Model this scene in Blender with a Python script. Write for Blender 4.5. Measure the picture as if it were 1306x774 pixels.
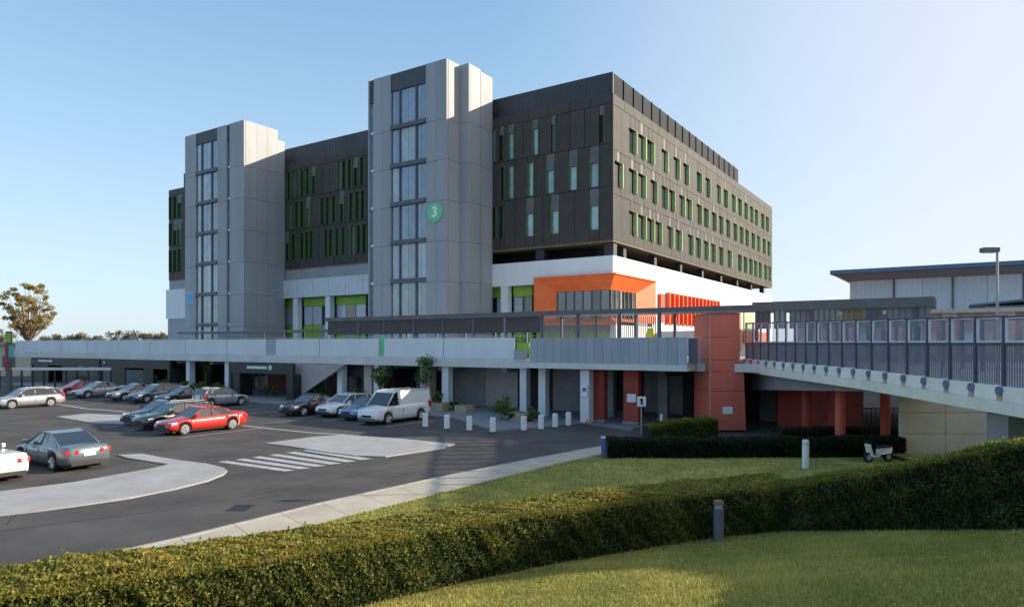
import bpy, bmesh, math, random
import numpy as np
from mathutils import Vector, Matrix
random.seed(7); rng = np.random.default_rng(7)
S = bpy.context.scene
for o in list(bpy.data.objects): bpy.data.objects.remove(o)
COL = S.collection
R = math.radians
# ------------------------------------------------------------------ camera
cam = bpy.data.objects.new('camera', bpy.data.cameras.new('camera')); COL.objects.link(cam)
cam.location = (0, 0, 5.0); cam.rotation_euler = (R(90), 0, 0)
cam.data.sensor_width = 36; cam.data.lens = 24.12
cam.data.shift_y = 0.0398; cam.data.clip_end = 6000; cam.data.clip_start = 0.1
S.camera = cam
# ------------------------------------------------------------------ light
SUN_AZ, SUN_EL = 84.0, 19.0      # degrees clockwise from +Y
w = bpy.data.worlds.new("World"); S.world = w; w.use_nodes = True
nt = w.node_tree; nt.nodes.clear()
sky = nt.nodes.new('ShaderNodeTexSky'); sky.sky_type = 'NISHITA'; sky.sun_disc = False
sky.sun_elevation = R(SUN_EL); sky.sun_rotation = R(SUN_AZ)
sky.air_density = 1.0; sky.dust_density = 1.0; sky.ozone_density = 2.5; sky.altitude = 0
bg = nt.nodes.new('ShaderNodeBackground'); bg.inputs[1].default_value = 0.135
out = nt.nodes.new('ShaderNodeOutputWorld')
# the thin pale haze low in the sky: the air whitens smoothly towards the horizon all the way round
tcw = nt.nodes.new('ShaderNodeTexCoord'); spw = nt.nodes.new('ShaderNodeSeparateXYZ'); nt.links.new(tcw.outputs['Generated'], spw.inputs[0])
mrw = nt.nodes.new('ShaderNodeMapRange'); mrw.interpolation_type = 'SMOOTHERSTEP'
mrw.inputs[1].default_value = -0.15; mrw.inputs[2].default_value = 0.55; mrw.inputs[3].default_value = 0.80; mrw.inputs[4].default_value = 0.5
nt.links.new(spw.outputs[2], mrw.inputs[0])
crw = nt.nodes.new('ShaderNodeValToRGB'); crw.color_ramp.elements[0].position = 0.0; crw.color_ramp.elements[0].color = (0.60,0.735,0.82,1)
crw.color_ramp.elements[1].position = 0.5; crw.color_ramp.elements[1].color = (0.23,0.455,0.70,1)
mlw = nt.nodes.new('ShaderNodeVectorMath'); mlw.operation = 'SCALE'; mlw.inputs['Scale'].default_value = 5.1
nt.links.new(spw.outputs[2], crw.inputs[0]); nt.links.new(crw.outputs[0], mlw.inputs[0])
mxw = nt.nodes.new('ShaderNodeMix'); mxw.data_type = 'RGBA'
nt.links.new(mrw.outputs[0], mxw.inputs[0]); nt.links.new(sky.outputs[0], mxw.inputs[6]); nt.links.new(mlw.outputs[0], mxw.inputs[7])
# bright aureole round the low sun, smooth on every side of it
dtw = nt.nodes.new('ShaderNodeVectorMath'); dtw.operation = 'DOT_PRODUCT'; nt.links.new(tcw.outputs['Generated'], dtw.inputs[0])
dtw.inputs[1].default_value = (math.sin(R(SUN_AZ))*math.cos(R(SUN_EL)), math.cos(R(SUN_AZ))*math.cos(R(SUN_EL)), math.sin(R(SUN_EL)))
mra = nt.nodes.new('ShaderNodeMapRange'); mra.interpolation_type = 'SMOOTHSTEP'
mra.inputs[1].default_value = 0.15; mra.inputs[2].default_value = 0.9; mra.inputs[3].default_value = 0; mra.inputs[4].default_value = 0.9
nt.links.new(dtw.outputs['Value'], mra.inputs[0])
mxa = nt.nodes.new('ShaderNodeMix'); mxa.data_type = 'RGBA'; mxa.inputs[7].default_value = (3.65, 3.7, 3.95, 1)
nt.links.new(mra.outputs[0], mxa.inputs[0]); nt.links.new(mxw.outputs[2], mxa.inputs[6])
nt.links.new(mxa.outputs[2], bg.inputs[0]); nt.links.new(bg.outputs[0], out.inputs[0])
sl = bpy.data.lights.new('sun', 'SUN'); sl.energy = 4.3; sl.angle = R(0.5); sl.color = (1.0, 0.87, 0.69)
sun = bpy.data.objects.new('sun', sl); COL.objects.link(sun)
_s = Vector((math.sin(R(SUN_AZ))*math.cos(R(SUN_EL)), math.cos(R(SUN_AZ))*math.cos(R(SUN_EL)), math.sin(R(SUN_EL))))
sun.rotation_euler = _s.to_track_quat('Z', 'Y').to_euler(); sun.location = (60, 20, 60)
S.view_settings.view_transform = 'Standard'; S.view_settings.look = 'None'
S.view_settings.exposure = 0.86; S.view_settings.gamma = 1.0
# ------------------------------------------------------------------ frame of the hospital: a runs along the front, b runs back
TH = R(-33.3); CA, SA = math.cos(TH), math.sin(TH)
def W(a, b, z=0): return Vector((a*CA - b*SA, a*SA + b*CA, z))
def AB(x, y): return (x*CA + y*SA, -x*SA + y*CA)
F_ = 875.0
def a_at(px, b):          # a-coordinate where a sight line meets the plane b = const
    r = (px-653)/F_
    return b*(r*CA + SA)/(CA - r*SA) if False else _solve(r, b)
def _solve(r, b):         # X = aCA-bSA ; Y = aSA+bCA ; X = rY
    return b*(r*CA + SA)/(CA - r*SA)
def b_at(px, a):
    r = (px-653)/F_
    return a*(CA - r*SA)/(r*CA + SA)
# ------------------------------------------------------------------ materials
MATS = {}
def mat(name, col, rough=0.7, metal=0.0, var=0.12, scale=1.5, bump=0.0, bscale=None, col2=None, ribs=None,
        objvar=0.0, spec=0.5, emit=None, alpha=None, coat=0.0, detail=6, streak=False):
    if name in MATS: return MATS[name]
    m = bpy.data.materials.new(name); m.use_nodes = True; MATS[name] = m
    n, l = m.node_tree.nodes, m.node_tree.links
    p = n['Principled BSDF']
    p.inputs['Roughness'].default_value = rough; p.inputs['Metallic'].default_value = metal
    p.inputs['Specular IOR Level'].default_value = spec
    p.inputs['Coat Weight'].default_value = coat
    geo = n.new('ShaderNodeNewGeometry')
    mp = n.new('ShaderNodeMapping'); l.new(geo.outputs['Position'], mp.inputs[0])
    if streak: mp.inputs['Scale'].default_value = (1, 1, 0.12)
    tx = n.new('ShaderNodeTexNoise'); tx.inputs['Scale'].default_value = scale; tx.inputs['Detail'].default_value = detail
    tx.inputs['Roughness'].default_value = 0.62
    l.new(mp.outputs[0], tx.inputs['Vector'])
    c1 = [c*(1-var) for c in col]; c2 = [min(1, c*(1+var)) for c in col] if col2 is None else col2
    mx = n.new('ShaderNodeMix'); mx.data_type = 'RGBA'
    mr = n.new('ShaderNodeMapRange'); mr.inputs[1].default_value = 0.32; mr.inputs[2].default_value = 0.68
    l.new(tx.outputs['Fac'], mr.inputs[0]); l.new(mr.outputs[0], mx.inputs[0])
    mx.inputs[6].default_value = (*c1, 1); mx.inputs[7].default_value = (*c2, 1)
    cur = mx.outputs[2]
    if objvar:
        oi = n.new('ShaderNodeObjectInfo'); m2 = n.new('ShaderNodeMapRange')
        m2.inputs[3].default_value = 1-objvar; m2.inputs[4].default_value = 1+objvar
        l.new(oi.outputs['Random'], m2.inputs[0])
        hs = n.new('ShaderNodeHueSaturation'); l.new(m2.outputs[0], hs.inputs['Value']); l.new(cur, hs.inputs['Color']); cur = hs.outputs[0]
    l.new(cur, p.inputs['Base Color'])
    hgt = None
    if ribs:
        tc = n.new('ShaderNodeTexCoord'); sp = n.new('ShaderNodeSeparateXYZ'); l.new(tc.outputs['Object'], sp.inputs[0])
        ad = n.new('ShaderNodeMath'); ad.operation = 'ADD'; l.new(sp.outputs[0], ad.inputs[0]); l.new(sp.outputs[1], ad.inputs[1])
        mu = n.new('ShaderNodeMath'); mu.operation = 'MULTIPLY'; mu.inputs[1].default_value = 2*math.pi/ribs; l.new(ad.outputs[0], mu.inputs[0])
        si = n.new('ShaderNodeMath'); si.operation = 'SINE'; l.new(mu.outputs[0], si.inputs[0]); 
        b = n.new('ShaderNodeBump'); b.inputs['Distance'].default_value = 0.03; b.inputs['Strength'].default_value = 0.6
        l.new(si.outputs[0], b.inputs['Height']); l.new(b.outputs[0], p.inputs['Normal'])
    elif bump:
        t2 = n.new('ShaderNodeTexNoise'); t2.inputs['Scale'].default_value = bscale or scale*8; t2.inputs['Detail'].default_value = 8
        l.new(geo.outputs['Position'], t2.inputs['Vector'])
        b = n.new('ShaderNodeBump'); b.inputs['Distance'].default_value = bump; b.inputs['Strength'].default_value = 0.7
        l.new(t2.outputs['Fac'], b.inputs['Height']); l.new(b.outputs[0], p.inputs['Normal'])
    if emit: p.inputs['Emission Color'].default_value = (*emit, 1); p.inputs['Emission Strength'].default_value = 1
    if alpha is not None: p.inputs['Alpha'].default_value = alpha
    return m
M = {}
M['asphalt'] = mat('asphalt', (0.088, 0.081, 0.078), 0.9, var=0.30, scale=0.35, bump=0.01, bscale=25, spec=0.25, detail=10)
M['earth'] = mat('earth', (0.13, 0.10, 0.06), 0.95, var=0.3, scale=0.05)
M['pave'] = mat('pale_concrete_paving', (0.36, 0.35, 0.35), 0.85, var=0.14, scale=0.8, bump=0.004, bscale=30)
M['path'] = mat('footpath_concrete', (0.47, 0.41, 0.33), 0.9, var=0.14, scale=0.9, bump=0.004, bscale=30, objvar=0.06)
M['paint'] = mat('road_paint', (0.42, 0.42, 0.42), 0.8, var=0.25, scale=3)
M['kerb'] = mat('kerb_concrete', (0.42, 0.4, 0.37), 0.9, var=0.18, scale=2)
M['panel_grey'] = mat('grey_tower_cladding', (0.345, 0.36, 0.38), 0.55, var=0.09, scale=0.5, objvar=0.05, ribs=0.2, streak=True)
M['panel_flat'] = mat('flat_grey_cladding', (0.325, 0.335, 0.35), 0.6, var=0.09, scale=0.5, objvar=0.04, streak=True)
M['dark_louvre'] = mat('dark_grey_louvre', (0.055, 0.06, 0.075), 0.5, var=0.15, scale=1, ribs=0.25)
M['brown'] = mat('brown_ribbed_cladding', (0.062, 0.052, 0.046), 0.55, var=0.15, scale=0.7, objvar=0.10, ribs=0.2, spec=0.4)
M['brown_gable'] = mat('bronze_ribbed_cladding', (0.049, 0.046, 0.042), 0.6, var=0.18, scale=0.7, objvar=0.16, ribs=0.24, spec=0.3)
M['hood'] = mat('grey_hood_panel', (0.12, 0.12, 0.122), 0.5, var=0.15, objvar=0.12)
M['hood_lit'] = mat('pale_bronze_panel', (0.085, 0.077, 0.066), 0.5, var=0.12, objvar=0.15)
M['core'] = mat('dark_wall_core', (0.018, 0.017, 0.018), 0.8)
M['green_fin'] = mat('green_window_fin', (0.07, 0.16, 0.04), 0.5, var=0.15, objvar=0.15)
M['green_fin_dull'] = mat('dull_green_fin', (0.48, 0.66, 0.30), 0.5, var=0.15, objvar=0.2)
M['lime'] = mat('lime_green_panel', (0.27, 0.46, 0.05), 0.5, var=0.1)
M['screen'] = mat('roof_plant_screen', (0.04, 0.044, 0.055), 0.5, var=0.15, scale=1, objvar=0.14, ribs=0.3)
M['screen_dk'] = mat('roof_screen_blue_grey', (0.017, 0.021, 0.030), 0.7, spec=0.2, var=0.15, scale=1, objvar=0.14, ribs=0.3)
M['white'] = mat('white_wall', (0.76, 0.77, 0.78), 0.6, var=0.05, scale=0.5, streak=True)
M['white_rib'] = mat('white_ribbed_metal', (0.62, 0.66, 0.70), 0.5, var=0.06, ribs=0.6)
M['orange'] = mat('orange_cladding', (0.80, 0.15, 0.03), 0.55, var=0.12, scale=0.6)
M['orange_dk'] = mat('orange_fin', (0.80, 0.10, 0.02), 0.5, var=0.1, objvar=0.15)
M['soffit'] = mat('soffit_timber', (0.20, 0.15, 0.10), 0.7, var=0.15)
M['col_dark'] = mat('dark_column', (0.035, 0.037, 0.045), 0.6)
M['concrete'] = mat('painted_concrete', (0.72, 0.74, 0.76), 0.75, var=0.07, scale=0.6, bump=0.003, bscale=12, streak=True, objvar=0.03)
M['concrete_lip'] = mat('concrete_beam', (0.66, 0.65, 0.63), 0.8, var=0.10, scale=0.5, streak=True)
M['concrete_dk'] = mat('grey_concrete', (0.26, 0.26, 0.27), 0.85, var=0.18, scale=0.8, bump=0.004, bscale=15)
M['corr'] = mat('corrugated_parapet_metal', (0.36, 0.39, 0.45), 0.45, var=0.10, scale=0.9, ribs=0.22, objvar=0.08, streak=True)
M['cream'] = mat('cream_bridge_concrete', (0.84, 0.78, 0.68), 0.75, var=0.08, scale=1.3, bump=0.003, bscale=20, objvar=0.05)
M['steel_blue'] = mat('blue_grey_steel', (0.075, 0.085, 0.13), 0.45, metal=0.2, var=0.12)
M['mesh_blue'] = mat('blue_grey_fence_slat', (0.17, 0.175, 0.23), 0.5, var=0.12)
M['bolt'] = mat('blue_grey_disc', (0.16, 0.20, 0.36), 0.4, metal=0.2)
M['steel_dark'] = mat('dark_canopy_steel', (0.10, 0.105, 0.12), 0.5, metal=0.1, var=0.12)
M['perf'] = mat('perforated_brown_screen', (0.05, 0.045, 0.048), 0.5, var=0.2, objvar=0.1)
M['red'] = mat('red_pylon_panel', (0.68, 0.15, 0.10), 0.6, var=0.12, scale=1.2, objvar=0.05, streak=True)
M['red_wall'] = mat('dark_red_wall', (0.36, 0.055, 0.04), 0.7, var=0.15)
M['redbrick'] = mat('pinkish_brick', (0.56, 0.34, 0.30), 0.85, var=0.15, scale=2, objvar=0.2)
M['black_shop'] = mat('black_shopfront', (0.02, 0.022, 0.025), 0.45, var=0.2)
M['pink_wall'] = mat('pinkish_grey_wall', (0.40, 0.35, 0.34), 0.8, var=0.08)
M['beige'] = mat('beige_wall', (0.55, 0.47, 0.38), 0.8, var=0.1)
M['maroon_wall'] = mat('maroon_wall', (0.12, 0.03, 0.035), 0.7, var=0.3)
M['shed'] = mat('pale_blue_ribbed_sheet', (0.58, 0.70, 0.80), 0.5, var=0.05, ribs=0.5, objvar=0.04)
M['shed_roof'] = mat('blue_roof_fascia', (0.08, 0.17, 0.27), 0.45, var=0.1)
M['sign_white'] = mat('white_sign_face', (0.8, 0.82, 0.84), 0.5, var=0.02)
M['sign_green'] = mat('green_sign_face', (0.16, 0.60, 0.32), 0.5, var=0.03)
M['sign_blue'] = mat('light_blue_sign', (0.12, 0.42, 0.66), 0.5, var=0.03)
M['teal'] = mat('teal_sign', (0.05, 0.45, 0.50), 0.5)
M['sign_letter'] = mat('blue_grey_lettering', (0.22, 0.30, 0.42), 0.5)
M['white_paint'] = mat('white_post_paint', (0.8, 0.8, 0.8), 0.5, var=0.05)
M['grey_post'] = mat('galvanised_grey', (0.40, 0.40, 0.43), 0.45, metal=0.3)
M['yellow'] = mat('yellow_plastic', (0.75, 0.62, 0.03), 0.5)
M['conecol'] = mat('orange_plastic', (0.85, 0.15, 0.03), 0.5)
M['trunk'] = mat('bark', (0.18, 0.12, 0.08), 0.9, var=0.3, scale=6)
M['planter'] = mat('tan_planter', (0.42, 0.32, 0.22), 0.8, var=0.15, objvar=0.12)
M['soil'] = mat('soil', (0.05, 0.035, 0.025), 0.95)
M['tyre'] = mat('tyre_rubber', (0.018, 0.018, 0.02), 0.85)
M['rim'] = mat('alloy_rim', (0.62, 0.62, 0.64), 0.3, metal=0.6, var=0.05)
M['trim'] = mat('black_trim', (0.02, 0.02, 0.022), 0.55)
M['chrome'] = mat('chrome_trim', (0.6, 0.6, 0.62), 0.2, metal=0.9)
M['lamp_red'] = mat('red_tail_lens', (0.55, 0.02, 0.03), 0.2, coat=0.5)
M['lamp_white'] = mat('clear_headlamp_lens', (0.75, 0.77, 0.8), 0.1, coat=0.5)
def glass(name, col, rough=0.08, spec=0.9, var=0.2, metal=0.0):
    return mat(name, col, rough, metal=metal, var=var, scale=0.9, objvar=0.25, spec=spec, coat=0.6)
M['glass_car'] = glass('car_window_glass', (0.02, 0.024, 0.028))
M['glass_tower'] = glass('blue_curtain_glass', (0.19, 0.28, 0.38), 0.12)
M['glass_low'] = glass('pale_curtain_glass', (0.27, 0.35, 0.40), 0.15)
M['glass_blind'] = mat('window_blind_behind_glass', (0.42, 0.47, 0.52), 0.4, var=0.08, objvar=0.15, coat=0.6)
M['glass_slit'] = glass('pale_slit_glass', (0.26, 0.38, 0.42), 0.12)
M['glass_dark'] = glass('dark_glass', (0.03, 0.035, 0.04), 0.10)
M['glass_shop'] = glass('shop_glass', (0.09, 0.11, 0.12), 0.12)
M['slit_dark'] = mat('dark_recessed_pane', (0.018,0.02,0.02), 0.45, var=0.2, objvar=0.3, spec=0.25)
gp = bpy.data.materials.new('tinted_screen_glass'); gp.use_nodes = True; M['pane'] = gp
_n, _l = gp.node_tree.nodes, gp.node_tree.links
_p = _n['Principled BSDF']; _p.inputs['Base Color'].default_value = (0.55, 0.6, 0.68, 1); _p.inputs['Roughness'].default_value = 0.12
_t = _n.new('ShaderNodeBsdfTransparent'); _t.inputs[0].default_value = (0.93, 0.93, 0.96, 1); _m = _n.new('ShaderNodeMixShader'); _m.inputs[0].default_value = 0.12
_l.new(_t.outputs[0], _m.inputs[1]); _l.new(_p.outputs[0], _m.inputs[2]); _l.new(_m.outputs[0], _n['Material Output'].inputs[0])

def leafmat(name, cols, rough=0.6, trans=0.35, tip=None):
    m = bpy.data.materials.new(name); m.use_nodes = True
    n, l = m.node_tree.nodes, m.node_tree.links
    p = n['Principled BSDF']; p.inputs['Roughness'].default_value = rough; p.inputs['Specular IOR Level'].default_value = 0.3
    at = n.new('ShaderNodeAttribute'); at.attribute_name = 'tone'
    cr = n.new('ShaderNodeValToRGB')
    while len(cr.color_ramp.elements) < len(cols): cr.color_ramp.elements.new(0.5)
    for e, (pos, c) in zip(cr.color_ramp.elements, cols): e.position = pos; e.color = (*c, 1)
    l.new(at.outputs['Fac'], cr.inputs[0]); l.new(cr.outputs[0], p.inputs['Base Color'])
    tr = n.new('ShaderNodeBsdfTranslucent'); l.new(cr.outputs[0], tr.inputs[0])
    mx = n.new('ShaderNodeMixShader'); mx.inputs[0].default_value = trans
    l.new(p.outputs[0], mx.inputs[1]); l.new(tr.outputs[0], mx.inputs[2]); l.new(mx.outputs[0], n['Material Output'].inputs[0])
    M[name] = m; return m
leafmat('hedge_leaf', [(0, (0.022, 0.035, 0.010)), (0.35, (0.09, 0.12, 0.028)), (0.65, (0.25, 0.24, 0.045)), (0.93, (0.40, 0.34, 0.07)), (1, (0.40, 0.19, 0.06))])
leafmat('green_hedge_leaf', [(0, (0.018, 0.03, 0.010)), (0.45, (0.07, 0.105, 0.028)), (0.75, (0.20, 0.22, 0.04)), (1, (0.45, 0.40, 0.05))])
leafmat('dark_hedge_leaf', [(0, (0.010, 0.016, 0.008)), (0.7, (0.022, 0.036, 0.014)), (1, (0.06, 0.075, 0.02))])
leafmat('shrub_leaf', [(0, (0.03, 0.065, 0.02)), (0.6, (0.09, 0.18, 0.04)), (1, (0.24, 0.36, 0.07))])
leafmat('yellow_shrub_leaf', [(0, (0.04, 0.06, 0.015)), (0.6, (0.10, 0.13, 0.02)), (1, (0.32, 0.32, 0.03))])
leafmat('autumn_leaf', [(0, (0.17, 0.14, 0.07)), (0.5, (0.36, 0.28, 0.11)), (1, (0.6, 0.45, 0.18))], trans=0.5)
leafmat('far_leaf', [(0, (0.09, 0.085, 0.06)), (0.6, (0.19, 0.16, 0.09)), (1, (0.30, 0.25, 0.14))])
leafmat('grass_blade', [(0, (0.20, 0.22, 0.06)), (0.6, (0.44, 0.41, 0.11)), (1, (0.74, 0.60, 0.20))], trans=0.3)
lawnm = mat('lawn', (0.20, 0.215, 0.06), 0.95, var=0.0, scale=0.7, bump=0.03, bscale=40, spec=0.1, col2=(0.50, 0.42, 0.13), detail=10)
M['lawn'] = lawnm
# ------------------------------------------------------------------ builders
class MB:
    def __init__(s): s.v = []; s.f = []
    def box(s, x0, x1, y0, y1, z0, z1):
        if x0 > x1: x0, x1 = x1, x0
        if y0 > y1: y0, y1 = y1, y0
        if z0 > z1: z0, z1 = z1, z0
        b = len(s.v)
        s.v += [(x0,y0,z0),(x1,y0,z0),(x1,y1,z0),(x0,y1,z0),(x0,y0,z1),(x1,y0,z1),(x1,y1,z1),(x0,y1,z1)]
        s.f += [tuple(b+i for i in q) for q in ((0,3,2,1),(4,5,6,7),(0,1,5,4),(1,2,6,5),(2,3,7,6),(3,0,4,7))]
        return s
    def prism(s, pts, z0, z1):        # pts ccw in plan
        b = len(s.v); n = len(pts)
        ar = sum(pts[i][0]*pts[(i+1)%n][1]-pts[(i+1)%n][0]*pts[i][1] for i in range(n))
        if ar < 0: pts = pts[::-1]
        s.v += [(x,y,z0) for x,y in pts]+[(x,y,z1) for x,y in pts]
        s.f.append(tuple(b+i for i in range(n))[::-1]); s.f.append(tuple(b+n+i for i in range(n)))
        for i in range(n):
            j = (i+1) % n; s.f.append((b+i, b+j, b+n+j, b+n+i))
        return s
    def hull8(s, p):                 # 4 bottom, 4 top corner points
        b = len(s.v); s.v += [tuple(q) for q in p]
        s.f += [tuple(b+i for i in q) for q in ((0,3,2,1),(4,5,6,7),(0,1,5,4),(1,2,6,5),(2,3,7,6),(3,0,4,7))]
        return s
    def cyl(s, c, r, h, n=16, axis='z', r2=None):
        r2 = r if r2 is None else r2
        b = len(s.v)
        for k, (rr, hh) in enumerate(((r, 0), (r2, h))):
            for i in range(n):
                t = 2*math.pi*i/n; u, v_ = rr*math.cos(t), rr*math.sin(t)
                d = (u, v_, hh) if axis == 'z' else ((hh, u, v_) if axis == 'x' else (v_, hh, u))
                s.v.append((c[0]+d[0], c[1]+d[1], c[2]+d[2]))
        s.f.append(tuple(b+i for i in range(n))[::-1]); s.f.append(tuple(b+n+i for i in range(n)))
        for i in range(n):
            j = (i+1) % n; s.f.append((b+i, b+j, b+n+j, b+n+i))
        return s
    def tube(s, p0, p1, r0, r1, n=7):
        p0, p1 = Vector(p0), Vector(p1); d = (p1-p0).normalized()
        q = d.to_track_quat('Z', 'Y'); b = len(s.v)
        for P_, rr in ((p0, r0), (p1, r1)):
            for i in range(n):
                t = 2*math.pi*i/n; s.v.append(tuple(P_ + q @ Vector((rr*math.cos(t), rr*math.sin(t), 0))))
        for i in range(n):
            j = (i+1) % n; s.f.append((b+i, b+j, b+n+j, b+n+i))
        s.f.append(tuple(b+i for i in range(n))[::-1]); s.f.append(tuple(b+n+i for i in range(n)))
        return s
    def mesh(s, name, m, org=(0,0,0), smooth=False):
        me = bpy.data.meshes.new(name)
        me.from_pydata([(x-org[0], y-org[1], z-org[2]) for x,y,z in s.v], [], s.f)
        me.materials.append(m); me.update()
        if smooth: me.polygons.foreach_set('use_smooth', [True]*len(me.polygons))
        return me
def link(name, me, parent=None, loc=(0,0,0), rz=0.0):
    o = bpy.data.objects.new(name, me); COL.objects.link(o)
    o.location = loc; o.rotation_euler = (0, 0, rz)
    if parent is not None: o.parent = parent
    return o
def tag(o, label=None, cat=None, group=None, kind=None):
    if label: o['label'] = label
    if cat: o['category'] = cat
    if group: o['group'] = group
    if kind: o['kind'] = kind
    return o
def frame_thing(name, a, b, z, label, cat, group=None):     # thing whose parts are written in (a, b, z)
    o = link(name, None, None, W(a, b, z), TH); o.empty_display_size = 0.5
    tag(o, label, cat, group); ORG[o.name] = (a, b, z); return o
ORG = {}
def part(t, name, mb, m, parent=None, smooth=False, label=None, kind=None):
    o = link(name, mb.mesh(name, m, ORG.get(t.name, (0,0,0)), smooth), parent or t)
    if label: o['label'] = label
    if kind: o['kind'] = kind
    return o
CACHE = {}
def piece(t, name, m, x0, x1, y0, y1, z0, z1, parent=None):  # cheap box piece sharing mesh data between alike sizes
    dx, dy, dz = round(abs(x1-x0), 3), round(abs(y1-y0), 3), round(abs(z1-z0), 3)
    k = (name, m.name, dx, dy, dz)
    if k not in CACHE:
        CACHE[k] = MB().box(-dx/2, dx/2, -dy/2, dy/2, -dz/2, dz/2).mesh(name, m)
    og = ORG.get(t.name, (0,0,0))
    return link(name, CACHE[k], parent or t, ((x0+x1)/2-og[0], (y0+y1)/2-og[1], (z0+z1)/2-og[2]))
def world_thing(name, loc, label, cat, group=None, rz=0.0):
    o = link(name, None, None, loc, rz); o.empty_display_size = 0.3; tag(o, label, cat, group); return o
def copy_tree(o, parent=None):
    c = o.copy(); COL.objects.link(c); c.parent = parent
    for ch in list(o.children): copy_tree(ch, c)
    return c
def struct(name, mb, m, label=None, smooth=False):
    o = link(name, mb.mesh(name, m, smooth=smooth)); tag(o, label, None, None, 'structure'); return o
def np_mesh(name, V, Fq, m, tone=None, smooth=False):
    me = bpy.data.meshes.new(name)
    V = np.asarray(V, np.float32); Fq = np.asarray(Fq, np.int32); k = Fq.shape[1]
    me.vertices.add(len(V)); me.vertices.foreach_set('co', V.ravel())
    me.loops.add(Fq.size); me.loops.foreach_set('vertex_index', Fq.ravel())
    me.polygons.add(len(Fq)); me.polygons.foreach_set('loop_start', np.arange(0, Fq.size, k, dtype=np.int32))
    if tone is not None:
        a = me.attributes.new('tone', 'FLOAT', 'POINT'); a.data.foreach_set('value', np.asarray(tone, np.float32))
    me.materials.append(m); me.update(calc_edges=True)
    if smooth: me.polygons.foreach_set('use_smooth', [True]*len(me.polygons))
    return me
def leaves(name, P, size, m, tone, up=None, aspect=0.5):      # one rhombic leaf per point
    n = len(P); P = np.asarray(P)
    d = rng.normal(size=(n, 3)); d /= np.linalg.norm(d, axis=1)[:, None]
    e = rng.normal(size=(n, 3)); e -= (e*d).sum(1)[:, None]*d; e /= np.linalg.norm(e, axis=1)[:, None]
    s = (size*(0.6+0.8*rng.random(n)))[:, None]
    V = np.stack([P-d*s*.5, P+e*s*aspect*.5, P+d*s*.5, P-e*s*aspect*.5], 1).reshape(-1, 3)
    Fq = np.arange(4*n).reshape(n, 4)
    return np_mesh(name, V, Fq, m, np.repeat(tone, 4))
# ------------------------------------------------------------------ terrain
def hill(x, y):
    p = 3.6 + 0.12*x - 0.225*y
    base = 0.10; k = 0.55
    return base + np.logaddexp(0, (p-base)/k)*k - 0.02
g = MB(); g.v = [(-1500,-300,-.03),(1500,-300,-.03),(1500,3000,-.03),(-1500,3000,-.03)]; g.f = [(0,1,2,3)]
struct('ground', g, M['earth'])
def sheet(name, pts, z, m, label=None):
    mb = MB(); mb.v = [(x, y, z) for x, y in pts]
    ar = sum(pts[i][0]*pts[(i+1)%len(pts)][1]-pts[(i+1)%len(pts)][0]*pts[i][1] for i in range(len(pts)))
    mb.f = [tuple(range(len(pts)))] if ar > 0 else [tuple(range(len(pts)))[::-1]]
    return struct(name, mb, m, label)
def gp2(px, py, z=0.0):       # ground point seen along a sight line
    D = (5.0-z)*F_/(py-439); return ((px-653)/F_*D, D)
sheet('car_park_asphalt', [(-160,-5),(60,-5),(60,70),(-20,140),(-160,140)], 0.0, M['asphalt'])
# footpath along the road: outer edge (kerb) and inner edge (lawn)
outer = [(-30,0.5),(-22,6.2),(-15.0,11.6),(-9.0,16.5),(-5.9,21.2),(-2.6,25.4),(0.9,29.4),(4.3,33.0),(6.5,34.6)]
inner = [(-27,-3),(-20,4.2),(-13.2,9.8),(-7.3,15.4),(-4.5,19.8),(-1.2,24.2),(2.2,28.6),(5.0,31.6),(7.2,33.4)]
def resample(P, n):
    P = np.array(P, float); d = np.r_[0, np.cumsum(np.linalg.norm(np.diff(P, axis=0), axis=1))]
    t = np.linspace(0, d[-1], n); return np.c_[np.interp(t, d, P[:,0]), np.interp(t, d, P[:,1])]
NP = 34
O_, I_ = resample(outer, NP), resample(inner, NP)
fp = link('footpath', None); tag(fp, 'concrete footpath curving between the road and the lawn', None, None, 'structure')
for i in range(NP-1):
    q = [tuple(O_[i]+(I_[i]-O_[i])*0.09), tuple(O_[i+1]*.986+O_[i]*.014+(I_[i+1]-O_[i+1])*0.09), tuple(I_[i+1]*.986+I_[i]*.014), tuple(I_[i])]
    link('paving_slab', MB().prism(q, -.02, .12).mesh('paving_slab', M['path']), fp)
    q = [tuple(O_[i]), tuple(O_[i+1]*.99+O_[i]*.01), tuple(O_[i+1]*.99+O_[i]*.01+(I_[i+1]-O_[i+1])*0.08), tuple(O_[i]+(I_[i]-O_[i])*0.08)]
    link('kerb_stone', MB().prism(q, -.02, .13).mesh('kerb_stone', M['kerb']), fp)
# lawn: ruled from the path's inner edge down to behind the camera
top = inner + [(12,33.6),(18,33.6)]
NT = 200; T_ = resample(top, NT); Bt = np.c_[np.interp(np.linspace(0,1,NT), [0,.35,1], [-27,-8,19]), np.full(NT, -4.0)]
rows = 170; ts = (np.linspace(0, 1, rows))
V = (T_[None]*(1-ts[:,None,None]) + Bt[None]*ts[:,None,None]).reshape(-1, 2)
Z = hill(V[:,0], V[:,1]); 
V3 = np.c_[V, Z]; idx = np.arange(rows*NT).reshape(rows, NT)
Fq = np.stack([idx[:-1,:-1], idx[1:,:-1], idx[1:,1:], idx[:-1,1:]], -1).reshape(-1, 4)
lw = link('lawn', np_mesh('lawn', V3, Fq, M['lawn'], smooth=True)); tag(lw, kind='structure')
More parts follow.
